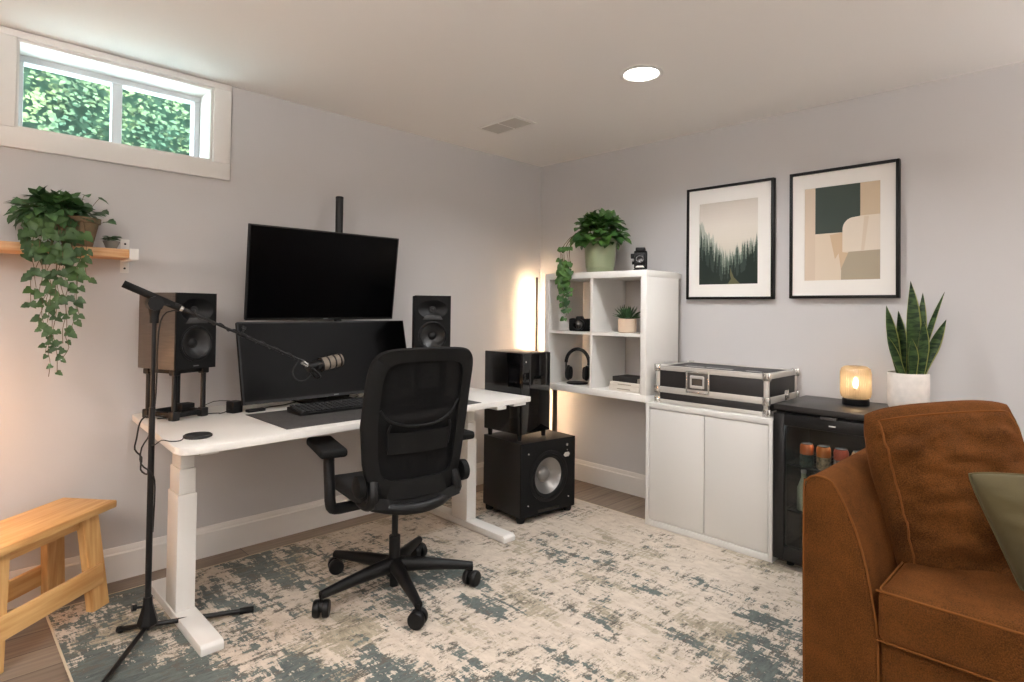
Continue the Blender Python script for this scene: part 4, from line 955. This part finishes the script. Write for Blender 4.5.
# ------------------------------------------------------------------ beverage fridge
FX0, FX1, FY0, FY1, FT = -.500, -.03, -2.715, -2.118, .845
fr = thing('beverage_fridge', 'black glass-door drinks fridge between the white cabinet and sofa', 'fridge', (-.27, -2.42, FZ))
def fl(mb, name, m, angle=35):
    o = mb.build(name, m, fr, angle=angle); o.matrix_parent_inverse = Matrix.Translation(-fr.location); return o
b = MB(); e = .03
b.box((FX0+.04, FY0, .04), (FX1, FY0+e, FT-.03), .002); b.box((FX0+.04, FY1-e, .04), (FX1, FY1, FT-.03), .002); b.box((FX0+.04, FY0+e, .04), (FX1, FY1-e, .09)); b.box((FX0+.04, FY0+e, FT-.08), (FX1, FY1-e, FT-.03)); b.box((FX1-.03, FY0+e, .09), (FX1, FY1-e, FT-.08))
fl(b, 'body', M['black']) 
pf = [(FX0+.01, FY1+.002), (FX1, FY1+.002), (FX1, FY0-.002), (FX0+.01, FY0-.002)] + [(FX0+.01-.022*sin(pi*k/12), FY0-.002+(FY1-FY0+.004)*k/12) for k in range(1, 12)]
fl(MB().prism(pf, FT-.028, FT, bev=.002), 'top_slab', mat('fridge_top', (34, 32, 31), .36))
b = MB(); DT = FT-.045; DB = .055; q = .055
b.box((FX0, FY0, DB), (FX0+.038, FY0+q, DT), .003); b.box((FX0, FY1-q, DB), (FX0+.038, FY1, DT), .003); b.box((FX0, FY0+q, DT-.06), (FX0+.038, FY1-q, DT), .003); b.box((FX0, FY0+q, DB), (FX0+.038, FY1-q, DB+.07), .003)
fl(b, 'door_frame', M['black_metal'])
fl(MB().box((FX0+.008, FY0+q, DB+.07), (FX0+.013, FY1-q, DT-.06)), 'door_glass', M['smoke'])
fl(MB().box((FX0-.006, -2.42, DT-.004), (FX0+.02, -2.345, DT+.010), .003), 'handle', mat('fridge_handle', (88, 86, 84), .4, metal=.5))
fl(MB().box((FX0-.001, -2.415, DT-.036), (FX0, -2.385, DT-.030)), 'badge', M['mark'])
for z in (.532, .30):
    b = MB(); b.box((FX0+.05, FY0+.035, z-.006), (FX0+.056, FY1-.035, z+.001)); b.box((FX1-.05, FY0+.035, z-.006), (FX1-.045, FY1-.035, z+.0))
    for k in range(26): y = FY0+.04+(FY1-FY0-.08)*k/25; b.cyl((FX0+.052, y, z-.002), (FX1-.046, y, z-.002), .0017, n=6)
    fl(b, 'wire_shelf', mat('dark_wire', (70, 70, 70), .4, metal=.5))
b = MB()
for y in (FY0+.06, FY1-.06):
    for x in (FX0+.08, FX1-.06): b.cyl((x, y, FZ), (x, y, .042), .018, n=14)
fl(b, 'feet', M['rubber'])
iled = MB().box((-.44, FY0+.05, FT-.104), (-.41, FY1-.05, FT-.10)); fl(iled, 'interior_light', mat('fridge_led', (240, 248, 255), .5, emit=(.9, .96, 1, 1), estr=22))
cans = [(-2.242, (206, 104, 52), (70, 92, 86), 'leftmost can on the fridge shelf, orange above a teal band'), (-2.322, (214, 120, 50), (206, 176, 140), 'second can from the left on the fridge shelf, plain orange'), (-2.402, (188, 84, 58), (196, 190, 182), 'third can from the left on the fridge shelf, red-orange with pale band'), (-2.482, (196, 160, 116), (150, 80, 60), 'rightmost visible can on the fridge shelf, pale tan')]
def can(cx, cy, cz, c1, c2, lab):
    t_ = thing('drink_can', lab, 'drink can', (cx, cy, cz), 0, 'drink cans in the fridge')
    m1 = mat('can_print', c1, .35, metal=.3); m2 = mat('can_band', c2, .35, metal=.3, vary=.5, vscale=60)
    MB().lathe([(.0325, .066), (.0332, .07), (.0332, .104), (.027, .117)], n=28).build('upper_print', m1, t_)
    MB().lathe([(.026, 0), (.0325, .008), (.0332, .012), (.0332, .066)], n=28).build('lower_print', m2, t_)
    MB().lathe([(.027, .117), (.0275, .1195), (.025, .1195), (.024, .115), (0, .115)], n=28).build('can_lid', mat('can_lid_metal', (90, 90, 90), .4, metal=.7), t_)
for cy, c1, c2, lab in cans: can(-.43, cy-.018, .5335, c1, c2, lab)
bt = thing('drink_bottle', 'pale bottle on the lower fridge shelf behind the glass', 'bottle', (-.40, -2.235, .3015))
MB().lathe([(0, 0), (.03, 0), (.032, .004), (.032, .11), (.012, .165), (.012, .195), (0, .195)], n=28).build('body', mat('bottle_pale', (176, 178, 150), .3), bt); MB().cyl((0, 0, .19), (0, 0, .205), .0135).build('cap', M['alu'], bt)

# table lamp
tl = thing('table_lamp', 'small glowing lamp with ribbed amber glass on the fridge top', 'table lamp', (-.20, -2.42, FT))
R_ = .072
MB().lathe([(0, 0), (.060, 0), (.062, .003), (.062, .030), (.058, .034), (0, .034)], n=48).build('base', M['black'], tl)
MB().lathe([(.056, .034), (.066, .042), (.071, .06), (.071, .165), (.066, .188), (.05, .199), (.03, .202), (.03, .199), (.049, .196), (.063, .186), (.068, .165), (.068, .06), (.063, .044), (.056, .037)], n=192, rib=.014, ribn=40).build('shade', M['shade'], tl, angle=60)
MB().cyl((0, 0, .034), (0, 0, .085), .012, n=16).build('socket', M['black_metal'], tl)
MB().lathe([(0, .085), (.009, .088), (.013, .105), (.012, .125), (.006, .14), (0, .143)], n=20).build('bulb', mat('bulb_glow', (255, 230, 190), .5, emit=(1, .76, .50, 1), estr=26), tl)
# snake plant
sn = thing('snake_plant', 'tall snake plant in a round white pot on the fridge top', 'potted plant', (-.215, -2.655, FT))
MB().lathe([(0, 0), (.085, 0), (.088, .006), (.088, .012), (0, .012)], n=40).build('saucer', M['saucer'], sn)
MB().lathe([(0, .012), (.078, .012), (.084, .02), (.088, .05), (.088, .182), (.085, .187), (.081, .185), (.080, .17), (0, .17)], n=48).build('pot', M['whitepot'], sn)
MB().lathe([(.080, .17), (.04, .177), (0, .178)], n=24).build('soil', M['soil'], sn)
def sleaf(base, tip, w_, facing, curve=.1):
    base, tip = V(base), V(tip); ax = tip-base; L_ = ax.length; d = ax.normalized(); s_ = d.cross(V(facing)).normalized(); n = s_.cross(d).normalized(); t = bmesh.new()
    G = []
    for j in range(15):
        v_ = j/14; ww = w_*(.55+.9*v_-.2*v_*v_) if v_ < .5 else w_*.95*(1-((v_-.5)/.5)**1.9)
        ww = max(ww, .0004); c_ = base+d*(L_*v_)+n*(curve*L_*v_*(1-v_))
        G.append([t.verts.new(c_+s_*(ww*x)+n*(abs(x)**2*.45*ww+.0)) for x in (-1, -.86, -.4, 0, .4, .86, 1)])
    for j in range(14):
        for i in range(6):
            f = t.faces.new((G[j][i], G[j][i+1], G[j+1][i+1], G[j+1][i])); f.material_index = 1 if i in (0, 5) else 0
    bmesh.ops.solidify(t, geom=t.faces[:], thickness=.003)
    me = bpy.data.meshes.new('leaf'); t.to_mesh(me); t.free(); me.materials.append(M['snake']); me.materials.append(M['snake_edge']); me.shade_smooth()
    o = bpy.data.objects.new('leaf', me); COL.objects.link(o); o.parent = sn
# image-right is (0.7,-0.7) in plan; a/b = right offset, towards viewer
def pr_(a, b_, z): return (a*.71-b_*.70, -a*.70-b_*.71, z+.03)
LV = [((.0, .01, .13), (.004, .01, .605), .031, .1), ((.02, -.01, .13), (.085, -.02, .55), .024, .1), ((-.04, .0, .13), (-.115, .01, .485), .024, -.1), ((-.04, .03, .13), (-.125, .03, .34), .018, -.1),
      ((.03, .02, .13), (.165, .02, .555), .013, -.25), ((.04, .02, .13), (.165, .03, .42), .024, -.15), ((.03, .035, .13), (.045, .04, .42), .024, .05), ((-.02, -.02, .13), (-.03, -.03, .46), .024, .05), ((.045, .0, .13), (.09, .0, .30), .02, -.05), ((-.01, .04, .13), (-.015, .045, .33), .022, .05)]
for a, b_, ww, cv in LV: sleaf(pr_(*a), pr_(*b_), ww*1.28, (-.7, -.7, .1), cv)

# ------------------------------------------------------------------ framed pictures (flat on the right wall)
def picture(name, label, y0, y1, z0, z1, oy0, oy1, oz0, oz1, art):
    t_ = thing(name, label, 'picture', (0, (y0+y1)/2, z0)); loc = V(t_.location)
    def add(mb, nm, m): o = mb.build(nm, m, t_); o.matrix_parent_inverse = Matrix.Translation(-loc); return o
    w_ = .016; b = MB(); X0 = -.034
    b.box((X0, y0, z0), (-.001, y0+w_, z1), .0015); b.box((X0, y1-w_, z0), (-.001, y1, z1), .0015); b.box((X0, y0+w_, z0), (-.001, y1-w_, z0+w_), .0015); b.box((X0, y0+w_, z1-w_), (-.001, y1-w_, z1), .0015)
    add(b, 'frame', M['frame_black'])
    xm = -.024
    b = MB(); b.box((xm, y0+w_, z0+w_), (xm+.003, oy0, z1-w_)); b.box((xm, oy1, z0+w_), (xm+.003, y1-w_, z1-w_)); b.box((xm, oy0, z0+w_), (xm+.003, oy1, oz0)); b.box((xm, oy0, oz1), (xm+.003, oy1, z1-w_)); add(b, 'mat_board', M['matboard'])
    b = MB(); b.box((-.021, oy0-.004, oz0-.004), (-.017, oy1+.004, oz1+.004), m=None)
    art(b, oy0, oy1, oz0, oz1, -.0212); o = add(b, 'print', M['matboard']); return t_
def shape(b, x, pts, m): b.poly([(x, y, z) for y, z in pts], m)
def forest(b, y0, y1, z0, z1, x):
    W_, H_ = y1-y0, z1-z0; r = random.Random(4)
    def P(u, v): return (y1-u*W_, z0+v*H_)     # u=0 is image-left (larger y)
    def band(v0, v1, col, k, uv0=0, uv1=1): shape(b, x, [P(uv0, v0), P(uv1, v0), P(uv1, v1), P(uv0, v1)], flat('forest_%d' % k, col))
    sk = [(204, 195, 184), (210, 201, 191), (216, 208, 197), (214, 206, 194), (206, 199, 186), (194, 190, 177), (172, 171, 158), (146, 148, 136)]
    for i in range(28):
        f_ = i/27*7; j = min(6, int(f_)); f_ -= j; band(1-(i+1)/28, 1-i/28, tuple(sk[j][q]*(1-f_)+sk[j+1][q]*f_ for q in range(3)), i)
    def ridge(fn, col, k, amp, n, hw):
        mm = flat('forest_layer_%d' % k, col)
        lim = lambda u, v: P(min(1, max(0, u)), max(0, min(1, v)))
        pts = [lim(0, 0), lim(1, 0)]
        for i in range(40, -1, -1): u = i/40; pts.append(lim(u, fn(u)))
        shape(b, x-.0004-.00012*k, pts, mm)
        for i in range(n):
            u = r.uniform(0.01, .99); base = fn(u)-.02; hh = amp*r.uniform(.5, 1.2); w0 = hw*r.uniform(.7, 1.3)
            poly_ = [(u-w0, base)]; 
            for s_ in range(1, 6): poly_ += [(u-w0*(1-s_/6)*1.0, base+hh*s_/6), (u-w0*(1-s_/6)*.55, base+hh*s_/6)]
            tip = [(u, base+hh)]; rt = [(2*u-a, c_) for a, c_ in reversed(poly_)]
            shape(b, x-.00045-.00012*k-r.uniform(0, .00004), [lim(a, c_) for a, c_ in poly_+tip+rt], mm)
    ridge(lambda u: .76-1.0*u if u < .45 else .31+.30*max(0, u-.5), (172, 174, 162), 1, .12, 46, .02)
    ridge(lambda u: .62-.85*u if u < .4 else .28+.40*max(0, u-.55), (128, 136, 124), 2, .15, 42, .02)
    ridge(lambda u: .42-.5*u if u < .45 else .2+.40*max(0, u-.5), (88, 100, 90), 3, .2, 34, .024)
    ridge(lambda u: .46-.85*u if u < .4 else .12+.55*max(0, u-.5), (48, 60, 54), 4, .27, 26, .03)
    ridge(lambda u: .34-.75*u if u < .4 else .04+.5*max(0, u-.55), (30, 40, 34), 5, .26, 20, .035)
    shape(b, x-.0013, [P(.50, .0), P(.72, 0), P(.61, .08), P(.57, .15), P(.55, .2), P(.545, .12), P(.56, .06)], flat('forest_path', (92, 90, 62)))
picture('framed_print', 'black-framed print of a misty pine forest, left of the two pictures', -1.93, -1.357, 1.398, 2.131, -1.832, -1.445, 1.494, 2.023, forest)
def abstract(b, y0, y1, z0, z1, x):
    W_, H_ = y1-y0, z1-z0
    def P(u, v): return (y1-u*W_, z1-v*H_)
    shape(b, x, [P(0, 0), P(1, 0), P(1, 1), P(0, 1)], flat('art_cream', (212, 196, 176)))
    shape(b, x-.0002, [P(0, 0), P(.15, 0), P(.15, 1), P(0, 1)], flat('art_cream2', (204, 186, 166)))
    shape(b, x-.0002, [P(.75, 0), P(1, 0), P(1, .42), P(.75, .42)], flat('art_tan', (196, 176, 150)))
    shape(b, x-.0003, [P(.35, .52), P(.52, .5), P(.52, .71), P(.62, .72), P(.55, .86), P(.5, .9), P(.47, .72), P(.42, .78)], flat('art_sand', (198, 172, 142)))
    shape(b, x-.0004, [P(.15, 0), P(.75, 0), P(.75, .34), P(.52, .52), P(.52, .5), P(.15, .5)], flat('art_green', (60, 70, 64)))
    pts = [P(.52, .705), P(.52, .47)] + [P(.52+.15*(1-cos(a)), .47-.12*sin(a)) for a in [i*pi/16 for i in range(1, 9)]] + [P(.78, .34), P(1, .34), P(1, .70)]
    shape(b, x-.0006, pts, flat('art_pale', (216, 204, 188)))
    shape(b, x-.0007, [P(.8, .35), P(.86, .35), P(.8, .7), P(.76, .7)], flat('art_pale2', (208, 192, 172)))
    shape(b, x-.0007, [P(.60, .71), P(1, .70), P(1, 1), P(.50, 1), P(.505, .88)], flat('art_olive', (164, 152, 132)))
picture('framed_print', 'black-framed abstract print in green, cream and tan above the lamp', -2.577, -2.022, 1.402, 2.134, -2.488, -2.104, 1.504, 2.034, abstract)

# ------------------------------------------------------------------ sofa
sf = thing('sofa', 'large rust-brown sofa with a broad sloping arm at the right', 'sofa', (-1.1, -3.7, 0))
def sl(mb, name, m, angle=50, parent=None):
    o = mb.build(name, m, parent or sf, angle=angle)
    if not parent: o.matrix_parent_inverse = Matrix.Translation(-sf.location)
    return o
SX0, SX1 = -1.60, -.62
prof = [(-2.652, .06), (-2.650, .40), (-2.650, .745), (-2.657, .775), (-2.676, .793), (-2.705, .797), (-2.735, .785), (-2.757, .752), (-2.782, .70), (-2.806, .64), (-2.83, .55), (-2.848, .45), (-2.862, .34), (-2.866, .06)]
def arm_mesh(sgn=1, y0=0):
    b = MB(); pr = [((y if sgn == 1 else 2*y0-y), z) for y, z in prof]
    t = bmesh.new(); secs = []
    for x, ins in ((SX0+.0, .012), (SX0+.004, .005), (SX0+.014, 0), (-1.3, 0), (-1.0, 0), (SX1, 0)):
        cy = sum(p[0] for p in pr)/len(pr)
        secs.append([t.verts.new((x, y+(cy-y)*ins*7, z-(ins if z > .5 else 0))) for y, z in pr])
    for A_, B_ in zip(secs, secs[1:]):
        for k in range(len(pr)-1): t.faces.new((A_[k], A_[k+1], B_[k+1], B_[k]))
    t.faces.new(secs[0]); t.faces.new(secs[-1]); bmesh.ops.recalc_face_normals(t, faces=t.faces[:]); b.merge(t)
    return b, pr
b, pr = arm_mesh(); ao = sl(b, 'arm', M['rust'])
b = MB(); b.tube([(SX0+.006, y, z-.001) for y, z in pr], .0035, 8, smooth=2); o_ = sl(b, 'arm_piping', M['piping'])
b, pr = arm_mesh(-1, -3.75); sl(b, 'arm', M['rust'])
sl(MB().box((SX0+.02, -4.64, .06), (SX1, -2.86, .338), .01), 'base', M['rust'])
sl(MB().box((-.86, -4.64, .30), (SX1, -2.86, .80), .05, 4), 'back', M['rust'])
for y in (-2.75, -4.75):
    for x in (-1.5, -.72): sl(MB().cyl((x, y, FZ if x < -.41 else 0), (x, y, .065), .022, .026, n=16), 'leg', M['black'])
def softbox(lo, hi, bev, crown, seed):
    t = bmesh.new(); lo, hi = V(lo), V(hi); bmesh.ops.create_cube(t, size=1); c_ = (lo+hi)/2; d = hi-lo
    for v_ in t.verts: v_.co = V((v_.co.x*d.x, v_.co.y*d.y, v_.co.z*d.z))+c_
    bmesh.ops.bevel(t, geom=t.edges[:], offset=bev, segments=4, affect='EDGES', profile=.6)
    bmesh.ops.subdivide_edges(t, edges=[e_ for e_ in t.edges if e_.calc_length() > .1], cuts=9, use_grid_fill=True)
    for v_ in t.verts:
        u_ = (v_.co-c_); fx, fy = 1-(2*u_.x/d.x)**2, 1-(2*u_.y/d.y)**2
        if u_.z > 0: v_.co.z += crown*max(0, fx)*max(0, fy)
        v_.co += noise.noise_vector(v_.co*5+V((seed, 0, 0)))*.004
    return t
for i, (y0, y1) in enumerate(((-3.75, -2.866), (-4.635, -3.755))):
    b = MB(); b.merge(softbox((SX0-.02, y0, .342), (-.88, y1, .506), .036, .025, i)); so_ = sl(b, 'seat_cushion', M['rust'], 60)
    for z in (.352, .497):
        b = MB(); x0, x1 = SX0-.0135, -.9; y0_, y1_ = y0, y1
        b.tube([(x1, y1-.002, z), (x0+.09, y1-.002, z), (x0+.05, y1-.002, z), (x0+.03, y1-.003, z), (x0+.006, y1-.008, z), (x0+.0, y1-.03, z), (x0, y1-.06, z), (x0, y0+.06, z), (x0, y0+.03, z), (x0+.006, y0+.008, z), (x0+.03, y0+.003, z), (x0+.06, y0+.002, z), (x1, y0+.002, z)], .0038, 8, smooth=3); sl(b, 'cushion_piping', M['piping'])

def cushion(name, label, cat, TL, TR, BR, BL, th, m, pm, seed=0, wr=.006, pinch=.06, seam=0):
    TL, TR, BR, BL = map(V, (TL, TR, BR, BL)); c_ = (TL+TR+BR+BL)/4; base = V((c_.x, c_.y, min(BL.z, BR.z)))
    t_ = thing(name, label, cat, base)
    ux = (TR-TL).normalized(); uz = (TL-BL).normalized(); n = ux.cross(uz).normalized()
    N_ = 44
    def pt(u_, v_, sgn):
        x, y = 2*u_-1, 2*v_-1
        cr = 1-.085*(abs(x)*abs(y))**3
        uu = .5+.5*x*cr*(1-pinch*(1-y*y)); vv = .5+.5*y*cr*(1-pinch*(1-x*x))
        p = (BL*(1-uu)+BR*uu)*(1-vv)+(TL*(1-uu)+TR*uu)*vv
        h = th*.5*((1-abs(x)**2.6)**.55)*((1-abs(y)**2.6)**.55)
        w_ = wr*(noise.noise(V((x*2.2+seed, y*5.5, seed)))+.6*noise.noise(V((x*4+seed, y*13, 2))))*min(1, 4*(1-max(abs(x), abs(y))))
        return p + n*sgn*h + n*w_*sgn - base
    b = MB()
    for sgn in (1, -1):
        t = bmesh.new(); G = [[t.verts.new(pt(i/N_, j/N_, sgn)) for i in range(N_+1)] for j in range(N_+1)]
        for j in range(N_):
            for i in range(N_):
                q = (G[j][i], G[j][i+1], G[j+1][i+1], G[j+1][i]); t.faces.new(q if sgn == 1 else q[::-1])
        b.merge(t)
    bmesh.ops.remove_doubles(b.bm, verts=b.bm.verts[:], dist=1e-5)
    b.build('cover', m, t_, angle=70)
    q0, q1 = seam, 1-seam; sg_ = 1 if seam else 0
    e_ = [pt(q0+(q1-q0)*k/20, q0, sg_) for k in range(20)]+[pt(q1, q0+(q1-q0)*k/20, sg_) for k in range(20)]+[pt(q1-(q1-q0)*k/20, q1, sg_) for k in range(20)]+[pt(q0, q1-(q1-q0)*k/20, sg_) for k in range(21)]
    MB().tube(e_, .0035, 8, smooth=1).build('piping', pm, t_)
    return t_
CC = V((-3.6433, -3.3603, 1.32))
def at(px, py, dist): return CC + (_f + _r2*((px-512)/593.5256) - _u2*((py-298.884)/593.5256))*dist   # photo sighting -> place in the room
cushion('back_pillow', 'large rust-brown back pillow leaning in the sofa corner', 'pillow', at(856, 408, 2.12), at(1012, 396, 2.08), at(1050, 604, 1.86), at(903, 592, 1.96), .27, M['rust'], M['piping'], 3, .022, .0, .07)
M['green_pipe'] = mat('olive_piping', (72, 66, 38), .9)
cushion('throw_pillow', 'olive green throw pillow in front of the brown back pillow', 'pillow', at(960, 468, 1.84), at(1130, 476, 1.66), at(1170, 650, 1.52), at(1030, 614, 1.70), .19, M['green_vel'], M['green_pipe'], 8, .006)

def added_uplighter(x, y, label, power):  # uplighters added out of view, only to brighten the ceiling
    tr = thing('added_uplighter', label, 'floor lamp', (x, y, 0))
    MB().lathe([(0, 0), (.14, 0), (.14, .015), (.02, .025), (0, .025)], n=32).build('base', M['white_metal'], tr)
    MB().cyl((0, 0, .02), (0, 0, 1.72), .012).build('pole', M['white_metal'], tr)
    MB().lathe([(0, 1.70), (.05, 1.71), (.17, 1.80), (.172, 1.805), (.16, 1.80), (.05, 1.725), (0, 1.72)], n=40).build('bowl', M['white_metal'], tr)
    MB().lathe([(0, 1.78), (.12, 1.78), (.12, 1.785), (0, 1.785)], n=32).build('light_disc', M['lens'], tr)
    area((x, y, 1.79), (pi, 0, 0), .22, power, (1, .97, .94))
added_uplighter(-4.8, -3.0, 'unseen white uplighter by the rear wall, added to brighten the ceiling', 150)
added_uplighter(-.45, -4.9, 'unseen white uplighter beyond the sofa, added to brighten the ceiling', 50)
# ------------------------------------------------------------------ floor lamp beyond the left edge (gives the warm glow by the bench)
ll = thing('globe_floor_lamp', 'warm globe floor lamp beyond the bench', 'floor lamp', (-3.78, -.20, 0))
MB().lathe([(0, 0), (.11, 0), (.11, .012), (.02, .02), (0, .02)], n=32).build('base', M['black'], ll)
MB().cyl((0, 0, .02), (0, 0, .78), .009).build('pole', M['black_metal'], ll)
b = MB(); t = bmesh.new(); bmesh.ops.create_uvsphere(t, u_segments=24, v_segments=16, radius=.07); b.merge(t, T((0, 0, .85))); b.build('globe', mat('globe_glow', (255, 220, 180), .5, emit=(1, .48, .18, 1), estr=50), ll)
